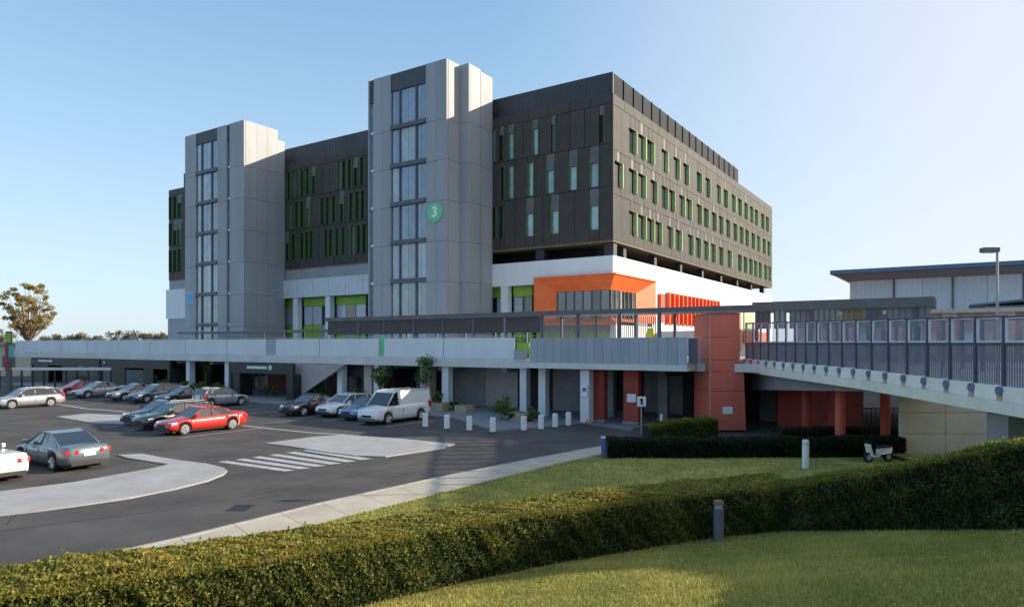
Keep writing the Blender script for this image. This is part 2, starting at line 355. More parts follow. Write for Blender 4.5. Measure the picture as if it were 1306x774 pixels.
# painted islands and crossing on the car park
def isl(name, pix, m, z, label=None, zt=None):
    pts = [gp2(x, y) for x, y in pix]
    if zt is None: return sheet(name, pts, z, m, label)
    return struct(name, MB().prism(pts, -.02, zt), m, label)
isl('traffic_island', [(-60,668),(0,658),(45,653),(105,645),(165,636),(225,624),(265,614),(285,606),(290,601),(284,597),(262,592),(232,588.5),(205,584),(182,579.5),(150,581),(163,585),(190,589),(215,593),(196,598),(150,606),(95,616),(0,628),(-60,636)], M['pave'], .03, 'pale grey curved traffic island in the car park', zt=.05)
isl('traffic_island', [(338,566),(372,570),(408,576),(455,582),(492,583),(560,573),(580,567),(520,561),(440,555),(400,558)], M['pave'], .03, 'pale grey island between the crossing and the van', zt=.05)
isl('traffic_island', [(72,532),(110,528),(160,530),(158,541),(120,540)], M['pave'], .03, 'pale wedge beside the dark parked cars', zt=.05)
cw = link('pedestrian_crossing', None); tag(cw, 'white striped pedestrian crossing between the two pale islands', None, None, 'structure')
for k in range(6):
    t = k/5
    c0 = (278+t*108, 589-t*14.5); L = 84-10*t
    pts = [gp2(c0[0], c0[1]), gp2(c0[0]+L, c0[1]+12), gp2(c0[0]+L+15, c0[1]+10.6), gp2(c0[0]+11, c0[1]-1.5)]
    mb = MB(); mb.v = [(x, y, .008) for x, y in pts]; mb.f = [(0,1,2,3)]
    link('painted_stripe', mb.mesh('painted_stripe', M['paint']), cw)
def line(pix, wd=0.12):
    pts = [Vector(gp2(*p)) for p in pix]; mb = MB()
    for p, q in zip(pts[:-1], pts[1:]):
        d = (q-p).normalized(); n = Vector((-d.y, d.x))*wd/2
        b = len(mb.v); mb.v += [(*(p-n), .006), (*(q-n), .006), (*(q+n), .006), (*(p+n), .006)]; mb.f.append((b, b+1, b+2, b+3))
    return mb
struct('painted_line', line([(305,542),(350,547),(400,552),(440,554)], .22), M['paint'], 'white line in front of the dark red car')
struct('painted_line', line([(72,515),(110,521),(160,525)], .25), M['paint'], 'pale line behind the silver wagon')
def mline(a0, b0, a1, b1):
    p, q = W(a0,b0), W(a1,b1); d = (q-p).normalized(); n = Vector((-d.y, d.x, 0))*.06; mb = MB()
    mb.v = [tuple(p-n+Vector((0,0,.005))), tuple(q-n+Vector((0,0,.005))), tuple(q+n+Vector((0,0,.005))), tuple(p+n+Vector((0,0,.005)))]; mb.f = [(0,1,2,3)]
    return mb
for k in range(18): struct('bay_line', mline(-29.2-2.75*k, 30.5, -29.2-2.75*k, 35.3), M['paint'])
for k in range(4): struct('bay_line', mline(-35-2.75*k, 21, -35-2.75*k, 26), M['paint'])
PT = mat('asphalt_repair', (0.05, 0.047, 0.047), .92, var=.2, scale=1.2, bump=.006, bscale=30)
for q, (cx, cy, dx, dy, an) in enumerate(((-13,27,2.6,1.1,.5),(-19,22,1.6,3.2,.2),(-27,33,3.4,1.3,.58),(-8,31.5,1.4,1.4,.1),(-24,41,1.2,4.0,.55),(-4.5,34,3.0,.8,.8))):
    c, s_ = math.cos(an), math.sin(an); sheet('asphalt_patch', [(cx+c*u-s_*v, cy+s_*u+c*v) for u, v in ((-dx/2,-dy/2),(dx/2,-dy/2),(dx/2,dy/2),(-dx/2,dy/2))], .0035, PT)
SJ = mat('asphalt_seam', (0.035, 0.033, 0.034), .7)
def seam(P, wd=.035):
    mb = MB(); P = [Vector(p) for p in P]; Q = []
    for a_, b_ in zip(P[:-1], P[1:]):
        for k in range(8): Q.append(a_.lerp(b_, k/8)+Vector((random.uniform(-.06,.06), random.uniform(-.06,.06))))
    for a_, b_ in zip(Q[:-1], Q[1:]):
        d = (b_-a_).normalized(); n_ = Vector((-d.y, d.x))*wd/2; b0_ = len(mb.v)
        mb.v += [(*(a_-n_), .0055), (*(b_-n_), .0055), (*(b_+n_), .0055), (*(a_+n_), .0055)]; mb.f.append((b0_, b0_+1, b0_+2, b0_+3))
    return mb
for P in ([(-20,14),(-10,21),(-3,30),(1,37)], [(-34,30),(-22,36),(-12,39)], [(-40,47),(-28,39),(-20,31)], [(-14,19),(-17,25),(-16,31)], [(-60,58),(-44,47),(-36,40)]): struct('sealed_crack', seam(P), SJ)
for q, (a_, b_) in enumerate(((-39.4,26),(-33.6,31.8),(-30.8,30.6),(-47.5,33),(-44.8,34),(-42,33.5),(-53,31),(-36,27.6),(-50,24),(-54,24.5))):
    c_ = W(a_, b_); r_ = .25+.12*(q%4); sheet('oil_stain', [(c_.x+r_*(1+.3*math.sin(3*t+q))*math.cos(t), c_.y+r_*.8*(1+.2*math.cos(2*t+q))*math.sin(t)) for t in np.linspace(0, 2*math.pi, 17)[:-1]], .0045, SJ)
# drain grate
dr = link('drain', MB().box(-8.6,-8.0,20.6,21.4,0,.012).mesh('drain', M['trim'])); tag(dr, None, None, None, 'structure')
# paved apron under the deck
ap = link('paved_apron', None); tag(ap, 'paved forecourt under the deck', None, None, 'structure')
ap_pts = [AB(*gp2(530,541)), AB(*gp2(632,551)), AB(*gp2(700,545.5)), AB(*gp2(742,540.5))]
poly = [(-101,36.6),(-40,36.6),(ap_pts[0][0],36.2)]+ap_pts[1:]+[(-16,37.0),(-16,60),(-101,60)]
link('apron_slab', MB().prism([tuple(W(a,b).xy) for a,b in poly], -.02, .10).mesh('apron_slab', mat('blue_grey_paving', (0.2,0.2,0.215), 0.85, var=0.2, scale=1.5, bump=0.003)), ap)
# =================================================================== HOSPITAL BUILDING
BF = 60.9; AC = -28.3            # front plane b, gable plane a
BB = BF+66.4; AL = AC-76.7
ZB, ZT = 15.1, 29.3
H = frame_thing('hospital_building', -60, 90, 0, 'large dark brown hospital block with green window fins and two grey stair towers', 'hospital building')
# inner core and slabs
part(H, 'wall_core', MB().box(AL+.6, AC-.6, BF+.6, BB-.6, ZB+.05, ZT-.1), M['core'])
part(H, 'soffit', MB().box(AL+.05, AC-.05, BF+.05, BB-.05, ZB-.12, ZB+.04), M['soffit'])
part(H, 'roof', MB().box(AL+.3, AC-.3, BF+.3, BB-.3, ZT-.09, ZT+.02), M['dark_louvre'])
part(H, 'recessed_wall', MB().box(AL+3.5, AC-3.5, BF+3.5, BB-3.5, 13.5, ZB-.13), M['core'])
zrows = [(24.7,28.3),(20.5,24.1),(16.3,19.9)]
# ---- front facade: cladding pieces between slits
def slits_front():
    out = []
    R0 = [(623.5,.5),(630,.5),(640,.6),(652,.8),(683,.8),(706,.55),(768,.6)]
    R1 = [(622,.6),(641.5,.5),(652,.8),(677,.8),(702,1.0),(731,1.0),(758,1.1)]
    R2 = [(622,.5),(631,.5),(640,.6),(676,1.0),(708,1.0),(758,1.1)]
    for r, L in enumerate((R0, R1, R2)):
        for px, wd in L: out.append((r, _solve((px-653)/F_, BF), wd, 'r'))
    A0 = [361,368,375,385,392,400,433,439,446,454,462]; A1 = [360,370,378,385,393,411,418,426,436,448,456,463]; A2 = [360,366,374,385,391,397,416,422,430,438,450,458,465]
    for r, L in enumerate((A0, A1, A2)):
        for px in L: out.append((r, _solve((px-653)/F_, BF), 0.95, 'l'))
    for r in range(3):
        for px in (218,223,229): out.append((r, _solve((px-653)/F_, BF), 1.3, 'l'))
    return out
def split_range(x0, x1, wmax):
    n = max(1, math.ceil((x1-x0)/wmax - 1e-6)); s = (x1-x0)/n
    return [(x0+i*s, x0+(i+1)*s) for i in range(n)]
GAP = .025
TWR = [(-52.0, -38.9)]
def hidden_front(a0, a1):   # behind the right tower / left tower
    for lo, hi in ((-41.9+0, -41.9),): pass
    return False
sf = slits_front()
fz = [ZT, 28.3, 24.1+.15, 19.9+.15, ZB]
bounds = [(28.35, 24.5), (24.5, 20.3), (20.3, ZB)]
# top strip
for x0, x1 in split_range(AL, AC, 2.4): piece(H, 'cladding_panel', M['brown'], x0+GAP, x1-GAP, BF, BF+.3, 28.37, ZT)
for r, (zt, zb) in enumerate(bounds):
    L = sorted([(a-wd/2, a+wd/2, kind) for (rr, a, wd, kind) in sf if rr == r])
    cur = AL; z0w, z1w = zrows[r]
    for (s0, s1, kind) in L + [(AC, AC, None)]:
        if s0 - cur > .12:
            for x0, x1 in split_range(cur, s0, 1.9):
                if x1-x0 > .1: piece(H, 'cladding_panel', M['brown'], x0+GAP, x1-GAP, BF, BF+.3, zb+GAP, zt-GAP)
        if kind:
            wm = s1-s0; z0w2 = z0w
            piece(H, 'cladding_panel', M['brown'], s0+GAP, s1-GAP, BF, BF+.3, zb+GAP, z0w-.02)
            hoodh = 1.3 if (kind == 'r' and wm >= .95) or (kind == 'l' and random.random() < .22) else 0.15
            if r == 0 and kind == 'r': hoodh = .9 if wm > .5 else .1
            piece(H, 'hood_panel', M['hood'] if hoodh > .2 else M['brown'], s0+GAP, s1-GAP, BF+.02, BF+.3, z1w-hoodh, zt-GAP)
            gm = M['glass_slit'] if kind == 'r' and (wm >= .75 or random.random() < .3) else (M['slit_dark'] if random.random() < .85 else M['hood'])
            piece(H, 'window', gm, s0+.02, s1-.02, BF+.20, BF+.26, z0w, z1w-hoodh)
            piece(H, 'window_fin', M['green_fin'], s1-.10, s1-.01, BF-.07, BF+.19, z0w, z1w-hoodh*.3)
            if wm > .7 or kind == 'l': piece(H, 'window_fin', M['green_fin'], s0+.01, s0+.09, BF-.02, BF+.19, z0w, z1w-hoodh*.3)
        cur = s1
# ---- gable
P0 = [806,818,829,847,862,874,891,902,916,925,935,943,951,958,964,972,978]
P1 = [788,806,818,833,847,856,869,878,891,900,910,919,928,937,945,952,960,967,974,980]
P2 = [806,818,829,839,854,865,880,890,900,909,919,930,943,950,957,963,969,976,981]
gz = [(24.5,26.9),(20.4,22.8),(16.1,18.5)]
gb = [(28.3,23.9),(23.9,19.6),(19.6,ZB)]
for x0, x1 in split_range(BF+.31, BB, 2.4): piece(H, 'cladding_panel', M['brown_gable'], AC-.3, AC, x0+GAP, x1-GAP, 28.3+GAP, ZT)
piece(H, 'corner_post', M['brown_gable'], AC-.3, AC+.02, BF-.01, BF+.30, ZB, ZT+.01)
for r, PX in enumerate((P0, P1, P2)):
    zt, zb = gb[r]; z0w, z1w = gz[r]; cur = BF+.31
    bs = []
    for px in PX:
        b = b_at(px, AC); w_ = 1.4
        if not bs or b-bs[-1] > w_*1.3: bs.append(b)
    for bc in bs + [None]:
        s0 = bc-.7 if bc else BB; s1 = s0+1.4
        if s0-cur > .1:
            for x0, x1 in split_range(cur, s0, 1.9): piece(H, 'cladding_panel', M['brown_gable'], AC-.3, AC, x0+GAP, x1-GAP, zb+GAP, zt-GAP)
        if bc:
            piece(H, 'cladding_panel', M['brown_gable'], AC-.3, AC-.01, s0+GAP, s1-GAP, zb+GAP, z0w-.01)
            piece(H, 'hood_panel', M['hood_lit'] if random.random() < .6 else M['brown_gable'], AC-.3, AC+.02, s0+.4, s1-.4, z1w+.01, zt-GAP)
            piece(H, 'window_hood', M['slit_dark'], AC+.002, AC+.2, s0-.02, s1-.11, z1w-.05, z1w+.03)
            piece(H, 'cladding_panel', M['brown_gable'], AC-.3, AC-.01, s0+GAP, s0+.38, z1w+.01, zt-GAP)
            piece(H, 'cladding_panel', M['brown_gable'], AC-.3, AC-.01, s1-.38, s1-GAP, z1w+.01, zt-GAP)
            piece(H, 'window', M['slit_dark'] if random.random() < .75 else M['glass_dark'], AC-.20, AC-.13, s0+.02, s1-.02, z0w, z1w)
            piece(H, 'window_fin', M['green_fin_dull'], AC-.12, AC+.30, s1-.10, s1-.01, z0w, z1w)
        cur = s1 if bc else cur
# back and left faces closed simply with large panels
for x0, x1 in split_range(AL, AC, 9.6): piece(H, 'cladding_panel', M['brown'], x0+GAP, x1-GAP, BB-.3, BB, ZB, ZT)
for x0, x1 in split_range(BF+.31, BB-.31, 9.6): piece(H, 'cladding_panel', M['brown'], AL, AL+.3, x0+GAP, x1-GAP, ZB, ZT)
# roof screen
ZS = 31.95
for x0, x1 in split_range(-103, AC-.6, 3.0): piece(H, 'roof_screen_panel', M['screen'], x0+.006, x1-.006, BF+1.3, BF+1.42, ZT+.03, ZS)
for x0, x1 in split_range(BF+1.45, BF+47, 2.6):
    piece(H, 'roof_screen_panel', M['screen_dk'], AC-.85, AC-.72, x0+.006, x1-.006, ZT+.03, ZS)
    piece(H, 'roof_screen_post', M['screen_dk'], AC-.71, AC-.6, x0-.025, x0+.025, ZT+.03, ZS-.01)
piece(H, 'roof_screen_panel', M['screen'], AC-14, AC-.9, BF+47, BF+47.1, ZT+.03, ZS)
# undercroft columns
for k in range(8):
    b = BF+3.8+k*8.4; piece(H, 'column', M['col_dark'], AC-1.3, AC-.6, b, b+.7, 13.55, ZB-.14)
for px in (689, 777): 
    a = _solve((px-653)/F_, BF+.8); piece(H, 'column', M['col_dark'], a-.5, a+.5, BF+.7, BF+1.5, 13.55, ZB-.14)
# podium
ZP0, ZP1 = 11.2, 13.62
aT1 = -38.9
part(H, 'podium_wall', MB().box(-43, AC+.0, BF, BF+.5, ZP0, ZP1), M['white'])
bO_ = b_at(836, AC+.35)
part(H, 'podium_wall', MB().box(AC-.5, AC, bO_, BB, 3.95, ZP1).box(AC-.5, AC, BF+.51, bO_-.002, 11.76, ZP1).box(AC-.5, AC, BF+.51, bO_-.002, 3.95, 6.9), M['white'])
part(H, 'podium_roof', MB().box(AL+.5, AC-.5, BF+.5, BB-.1, ZP1-.3, ZP1-.02), M['core'])
part(H, 'podium_band', MB().box(-105, -47, BF+.1, BF+.5, 13.6, ZB-.13), M['panel_flat'])
for x0, x1 in split_range(-80, -47, 3.0): piece(H, 'podium_panel', M['white_rib'], x0+.03, x1-.03, BF-.2, BF+.2, ZP0, 13.58)
part(H, 'podium_wall', MB().box(AL-.4, -82, BF-.2, BF+.3, 9.0, 13.58), M['white'])
part(H, 'podium_wall', MB().box(AL-.4, -82, BF+.1, BF+.5, 3.95, 8.98), M['corr'])
part(H, 'podium_back', MB().box(AL, AC-.55, BF+3.0, BF+3.3, 3.95, ZP0+.5), M['concrete_dk'])
# green and glazed infill, left bay run
def infill(px0, px1, bays, glassm):
    a0, a1 = _solve((px0-653)/F_, BF+1), _solve((px1-653)/F_, BF+1); n = bays; s = (a1-a0)/n
    for i in range(n):
        x0, x1 = a0+i*s, a0+(i+1)*s
        piece(H, 'column', M['concrete'], x0-.45, x0+.45, BF+.0, BF+.75, 3.95, ZP0-.01)
        piece(H, 'green_panel', M['lime'], x0+.5, x1-.5, BF+1.0, BF+1.2, 10.1, ZP0-.01)
        for j, (u0, u1) in enumerate(split_range(x0+.5, x1-.5, 2.2)):
            piece(H, 'window', glassm[(i+j) % len(glassm)], u0+.06, u1-.06, BF+1.05, BF+1.15, 7.6, 10.05)
            piece(H, 'green_panel' if (i+j) % 4 != 3 else 'grey_panel', M['lime'] if (i+j) % 4 != 3 else M['panel_flat'], u0+.03, u1-.03, BF+1.0, BF+1.2, 5.0, 7.55)
        piece(H, 'dark_base', M['core'], x0+.5, x1-.5, BF+1.02, BF+1.2, 3.95, 4.98)
infill(346, 470, 3, [M['glass_dark'], M['glass_blind'], M['glass_blind']])
infill(617, 684, 2, [M['glass_dark'], M['glass_blind']])
part(H, 'green_panel', MB().box(_solve((684-653)/F_, BF+1), AC-.6, BF+1.0, BF+1.2, 4.6, 6.2), M['lime'])
part(H, 'grey_panel', MB().box(_solve((684-653)/F_, BF+1), AC-.6, BF+1.02, BF+1.2, 6.22, 10.9), M['concrete_dk'])
# orange picture frame wrapping the corner
aO = _solve((682-653)/F_, BF-.35); bO = b_at(836, AC+.35)
zo0, zo1 = 7.2, 11.75; fo = .35; fi = -.75; zi0, zi1 = 7.6, 10.35
aI = _solve((708-653)/F_, BF+.2); bI = b_at(815, AC-.2)
# outer ring ends on plane fo, inner ring recessed
def quadp(mb, p): b = len(mb.v); mb.v += p; mb.f.append((b, b+1, b+2, b+3))
fr = MB(); yF, yR = BF-fo, BF+.55; xF, xR = AC+fo, AC-.55
quadp(fr, [(aO,yF,zo1),(aI,yR,zi1),(xR,yR,zi1),(xF,yF,zo1)])                 # top splay, front
quadp(fr, [(xF,yF,zo1),(xR,yR,zi1),(xR,bI,zi1),(xF,bO,zo1)])                 # top splay, gable
quadp(fr, [(aO,yF,zo0),(aI,yR,zi0),(aI,yR,zi1),(aO,yF,zo1)])
quadp(fr, [(xF,bO,zo1),(xR,bI,zi1),(xR,bI,zi0),(xF,bO,zo0)])
quadp(fr, [(aO,yF,zo0),(xF,yF,zo0),(xR,yR,zi0),(aI,yR,zi0)])
quadp(fr, [(xF,yF,zo0),(xF,bO,zo0),(xR,bI,zi0),(xR,yR,zi0)])
fr.box(aO-.12, xF+.12, yF-.0, BF-.02, zo1, zo1+.14); fr.box(AC+.02, xF+.12, BF-.02, bO+.12, zo1, zo1+.14)
fr.box(aO-.12, aO, yF, BF-.02, zo0, zo1); fr.box(AC+.02, xF, bO, bO+.12, zo0, zo1)
fr.box(aO-.1, xF+.1, yF, BF+.5, zo0-.3, zo0-.02); 
part(H, 'orange_frame', fr, M['orange'])
part(H, 'bay_backing', MB().box(aI-2.5, AC-.9, BF+.72, BF+1.6, 6.9, 11.6).box(AC-1.6, AC-.72, BF+1.65, bI+.8, 6.9, 11.6), M['core'])
for x0, x1 in split_range(aI+.05, xR-.1, 1.15):
    piece(H, 'window', M['glass_shop'] if random.random() < .55 else M['glass_dark'], x0+.05, x1-.05, BF+.6, BF+.66, zi0, zi1-.02)
    piece(H, 'mullion', M['steel_dark'], x0-.05, x0+.05, BF+.5, BF+.68, zi0, zi1-.01)
for x0, x1 in split_range(BF+.75, bI-.05, 1.15):
    piece(H, 'window', M['glass_shop'] if random.random() < .4 else M['glass_dark'], AC-.66, AC-.6, x0+.05, x1-.05, zi0, zi1-.02)
    piece(H, 'mullion', M['steel_dark'], AC-.68, AC-.5, x0-.05, x0+.05, zi0, zi1-.01)
# orange fins further along the gable
b = b_at(838, AC); 
piece(H, 'orange_fin', M['orange_dk'], AC+.01, AC+.35, b+.3, b+1.3, 7.4, 10.6)
b0, b1 = b_at(849, AC), b_at(917, AC)
part(H, 'orange_panel', MB().box(AC+.005, AC+.1, b0, b1, 7.3, 10.9), M['orange'])
for x0, x1 in split_range(b0, b1, 1.5): piece(H, 'orange_fin', M['orange_dk'], AC+.11, AC+.5, x0, x0+.35, 7.32, 10.88)
b0, b1 = b_at(936, AC), b_at(944, AC); piece(H, 'orange_fin', M['orange'], AC+.01, AC+.2, b0, b1, 4, 9.5)
b0, b1 = b_at(948, AC), b_at(960, AC); piece(H, 'green_panel', M['green_fin_dull'], AC+.01, AC+.2, b0, b1, 7, 11)
for px0, px1 in ((947,957),(964,976)):
    piece(H, 'orange_panel', M['orange'], AC+.01, AC+.25, b_at(px0,AC), b_at(px1,AC), 5.2, 7.0)
# ---- stair towers
def tower(al, ar, bf, steps, zt, slots, glz, bk, louvre):
    # front: list of segments left->right (a0,a1,type)
    zf = [z for z in (32.1, 28.0, 23.88, 19.76, 15.64, 11.52, 7.4, 3.96)]
    core = MB().box(al+.35, ar-.35, bf+.45, bk, 3.95, zt-.35); part(H, 'tower_core', core, M['core'])
    for a0, a1, ty in slots:
        if ty == 'p':
            zz = [zt]+[z-.1 for z in zf[1:]]
            for z1, z0 in zip(zz[:-1], zz[1:]):
                for x0, x1 in split_range(a0, a1, 2.3): piece(H, 'tower_panel', M['panel_grey'], x0+.012, x1-.012, bf, bf+.3, z0+.015, z1-.015)
        elif ty == 'g':
            top = zf[0] if louvre else zf[0]
            piece(H, 'louvre_panel', M['dark_louvre'], a0+.01, a1-.01, bf+.04, bf+.3, top+.01, zt-.02)
            cols = [0, .25, .72, 1]
            for k, (z1, z0) in enumerate(zip(zf[:-1], zf[1:])):
                piece(H, 'spandrel_beam', M['steel_dark'], a0, a1, bf-.12, bf+.2, z0-.02, z0+.42)
                for c in range(3):
                    x0, x1 = a0+(a1-a0)*cols[c], a0+(a1-a0)*cols[c+1]
                    gmat = M['glass_tower'] if k < 4 else M['glass_low']
                    for u0, u1 in split_range(x0+.09, x1-.09, 1.15):
                        gm2 = gmat if random.random() < .75 else (M['glass_low'] if k < 4 else M['glass_blind'])
                        piece(H, 'window', gm2, u0+.02, u1-.02, bf+.18, bf+.24, z0+.43, z1-.03)
                    if c: piece(H, 'mullion', M['steel_dark'], x0-.09, x0+.09, bf+.02, bf+.25, z0+.43, z1-.03)
        elif ty == 's':
            piece(H, 'louvre_panel', M['dark_louvre'], a0, a1, bf+.12, bf+.3, zf[0]-.6, zt-.02)
            for z1, z0 in zip(zf[:-1], zf[1:]):
                piece(H, 'slot_window', M['glass_tower'], a0+.03, a1-.03, bf+.3, bf+.36, z0+.3, z1-.02 if z1 < 32 else z1-.62)
                piece(H, 'spandrel_beam', M['white_paint'] if z0 < 30 else M['steel_dark'], a0+.1, a1-.1, bf+.15, bf+.34, z0+.02, z0+.28)
    # sides
    for (aa, b0, b1, m, zt2) in steps:
        zz = [zt2]+[z-.1 for z in zf[1:]]
        for z1, z0 in zip(zz[:-1], zz[1:]):
            if z1-z0 < .2: continue
            for y0, y1 in split_range(b0, b1, 2.3): piece(H, 'tower_panel', m, aa-.3, aa, y0+.012, y1-.012, z0+.015, z1-.015)
    part(H, 'tower_roof', MB().box(al+.3, ar-.3, bf+.3, bk-.05, zt-.34, zt-.1), M['panel_flat'])
KT = 54.5
def at(px, b=KT): return _solve((px-653)/F_, b)
ar = at(569.5)
b1 = b_at(586.5, ar); a2 = _solve((598-653)/F_, b1); b3 = b_at(613, a2); b4 = b_at(628, a2)
tower(at(469.5), ar, KT, [(ar, KT+.31, b1-.0, M['panel_flat'], 34.0), (a2, b1+.32, b3, M['panel_flat'], 34.0), (a2+.02, b3+.02, b4, M['panel_flat'], 33.8)], 34.0,
      [(at(469.5), at(471), 'p'), (at(471), at(476.5), 's'), (at(476.5), at(498.5), 'p'), (at(498.5), at(543), 'g'), (at(543), ar, 'p')], None, b4, True)
# return face of the step
zfs = [34.0, 27.9, 23.78, 19.66, 15.54, 11.42, 7.3, 3.86]
for z1, z0 in zip(zfs[:-1], zfs[1:]): piece(H, 'tower_panel', M['panel_grey'], ar+.01, a2, b1, b1+.3, z0+.015, z1-.015)
part(H, 'tower_core', MB().box(ar-.3, a2-.33, b1+.33, b4-.3, 3.95, 33.6), M['core'])
part(H, 'tower_roof', MB().box(ar-.3, a2-.3, b1+.3, b4, 33.62, 33.8), M['panel_flat'])
piece(H, 'tower_panel', M['panel_grey'], at(469.5), at(469.5)+.3, KT+.31, BF+3, 3.96, 33.6)
al2, ar2 = at(236), at(311)
bL = b_at(354.5, ar2); aL3 = _solve((362-653)/F_, bL)
tower(al2, ar2, KT, [(ar2, KT+.31, bL, M['panel_flat'], 33.7), ], 33.7,
      [(al2, at(250), 'p'), (at(250), at(277), 'g'), (at(277), at(289), 'p'), (at(289), at(293), 's'), (at(293), ar2, 'p')], None, bL+.02, True)
part(H, 'tower_core', MB().box(al2+.3, ar2-.06, bL+.04, BF-.02, 3.95, 32.4), M['panel_flat'])
piece(H, 'tower_panel', M['panel_grey'], al2, al2+.3, KT+.31, BF-.02, 3.96, 33.0)
# round green number sign on the right tower, small blue sign on the left tower
def text_part(t, s, size, m, loc, rz, ext=0.02, name='lettering', parent=None, sx=1.0, rx=90):
    cu = bpy.data.curves.new(name, 'FONT'); cu.body = s; cu.size = size; cu.align_x = 'CENTER'; cu.align_y = 'CENTER'; cu.extrude = ext; cu.offset = size*.032
    o = bpy.data.objects.new(name, cu); COL.objects.link(o)
    dg = bpy.context.evaluated_depsgraph_get(); me = bpy.data.meshes.new_from_object(o.evaluated_get(dg))
    bpy.data.objects.remove(o); me.materials.clear(); me.materials.append(m)
    ob = link(name, me, parent or t, loc); ob.rotation_euler = (R(rx), 0, rz); ob.scale = (sx, 1, 1); return ob
as_, zs_ = at(554.5, KT-.1), 5+(439-272.5)*70.9/F_
sg = frame_thing('number_sign', as_, KT-.06, zs_, 'round green sign with a white number 3 high on the right grey tower', 'sign')
mb = MB().cyl((as_, KT-.12, zs_), .98, .11, 40, 'y'); part(sg, 'disc', mb, M['sign_green'])
text_part(sg, '3', 1.45, mat('bright_white_numeral', (0.9,0.92,0.92), .5, var=.01), (0, -.09, 0), 0)
ab_, zb_ = at(241.5, KT-.1), 5+(439-380)*94/F_
bs_ = frame_thing('wall_sign', ab_, KT-.06, zb_, 'small light blue rectangular sign low on the left grey tower', 'sign')
part(bs_, 'sign_panel', MB().box(ab_-.55, ab_+.55, KT-.1, KT-.02, zb_-.75, zb_+.75), M['sign_blue'])
part(bs_, 'sign_frame', MB().box(ab_-.62, ab_+.62, KT-.02, KT-.004, zb_-.82, zb_+.82), M['sign_white'])
# =================================================================== DECK
DK = frame_thing('elevated_deck', -60, 45, 0, 'long white elevated concrete deck crossing in front of the hospital above the car park', 'elevated deck')
DB = 38.4; DBL = 41.0; aE = _solve((877-653)/F_, DB-.3)
part(DK, 'slab', MB().box(-108, _solve((674-653)/F_, DBL), DBL+.3, 60.0, 3.38, 3.9).box(_solve((674-653)/F_, DBL)+.01, aE, DB+.3, 60.0, 3.45, 3.9).box(aE+.02, -8.6, DB+1.2, 60.0, 3.42, 3.88).box(-8.5, 14, 42.5, 60, 3.40, 3.86), M['concrete_lip'])
part(DK, 'edge_beam', MB().box(-108, _solve((674-653)/F_, DBL), DBL-.08, DBL+.29, 3.30, 4.0), M['concrete_lip'])
aM = _solve((676-653)/F_, DB-.3)
part(DK, 'edge_beam', MB().box(aM, aE, DB-.45, DB+.29, 3.46, 3.80), M['concrete_lip'])
joints = [20,47,78,112,152,192,237,290,340,352,408,484,490,566,657]
for p0, p1 in zip(joints[:-1], joints[1:]):
    if (p0, p1) in ((340,352),(484,490)):
        a0, a1 = _solve((p0-653)/F_, DBL), _solve((p1-653)/F_, DBL)
        piece(DK, 'infill_panel', M['corr'] if p0 == 340 else M['sign_green'], a0+.02, a1-.02, DBL+.05, DBL+.15, 4.03, 5.45 if p0 == 340 else 5.75); continue
    a0, a1 = _solve((p0-653)/F_, DBL), _solve((p1-653)/F_, DBL)
    for x0, x1 in split_range(a0, a1, 9): piece(DK, 'parapet_panel', M['concrete'], x0+.06, x1-.06, DBL-.06, DBL+.12, 4.01, 5.47)
    piece(DK, 'parapet_post', M['steel_dark'], a1-.05, a1+.05, DBL+.14, DBL+.24, 3.95, 5.55)
a0, a1 = _solve((658-653)/F_, DB+.4), _solve((674-653)/F_, DB+.4)
piece(DK, 'infill_panel', M['lime'], a0, a1, DB+.5, DB+.55, 4.05, 5.1); piece(DK, 'infill_panel', M['corr'], a0, a1, DB+.1, DB+.2, 3.95, 4.6)
for x0, x1 in split_range(aM, aE, .62): piece(DK, 'corrugated_panel', M['corr'], x0+.012, x1-.012, DB-.36, DB-.28, 3.81, 5.40)
a0, a1 = aE+.02, -9.9
piece(DK, 'infill_panel', M['steel_blue'], a0, a0+.5, DB-.25, DB-.1, 3.9, 5.35)
# top rail on the left run
part(DK, 'handrail', MB().box(-108, aM-1.5, DBL+.16, DBL+.21, 5.56, 5.61), M['grey_post'])
# columns
for px, bb, wd in ((745.5, DB-.05, .62),(691, DB+1.6, .55),(667, DBL+.3, .55),(567.5, DBL+.3, .62),(480, DBL+.3,.6),(433, DBL+.3, .6),(289, DBL+.3, .62),(239.5, DBL+.3, .62),(107, DBL+.3, .5)):
    a = _solve((px-653)/F_, bb); piece(DK, 'column', M['concrete'], a-wd/2, a+wd/2, bb, bb+wd, .1, 3.29 if bb > 40.5 else 3.39)
for a in np.arange(-96, -12, 8.0):
    for bb in (46, 54): piece(DK, 'column', M['concrete_dk'], a-.3, a+.3, bb, bb+.6, .1, 3.42)
for a in np.arange(-94, -12, 6.0): piece(DK, 'cross_beam', M['concrete_dk'], a-.25, a+.25, DBL+.6, 59, 2.95, 3.44)
# undercroft back wall run
UW = frame_thing('undercroft_wall', -60, 50, 0.1, 'shaded wall of panels and doors closing the space under the deck', 'wall')
xs = list(np.arange(-100, -13, 3.1))
for i, x in enumerate(xs):
    pm = ([M['maroon_wall'], M['pink_wall'], M['maroon_wall'], M['core'], M['glass_dark']][i % 5] if x < -38 else [M['concrete_dk'], M['concrete_dk'], M['pink_wall'], M['core']][i % 4])
    if x > -27: pm = M['core'] if i % 2 else M['concrete_dk']
    bb = 47.5 if x < -38 else (44.5 if x < -25 else 47)
    piece(UW, 'wall_panel', pm, x+.02, x+3.08, bb, bb+.2, .1, 3.4)
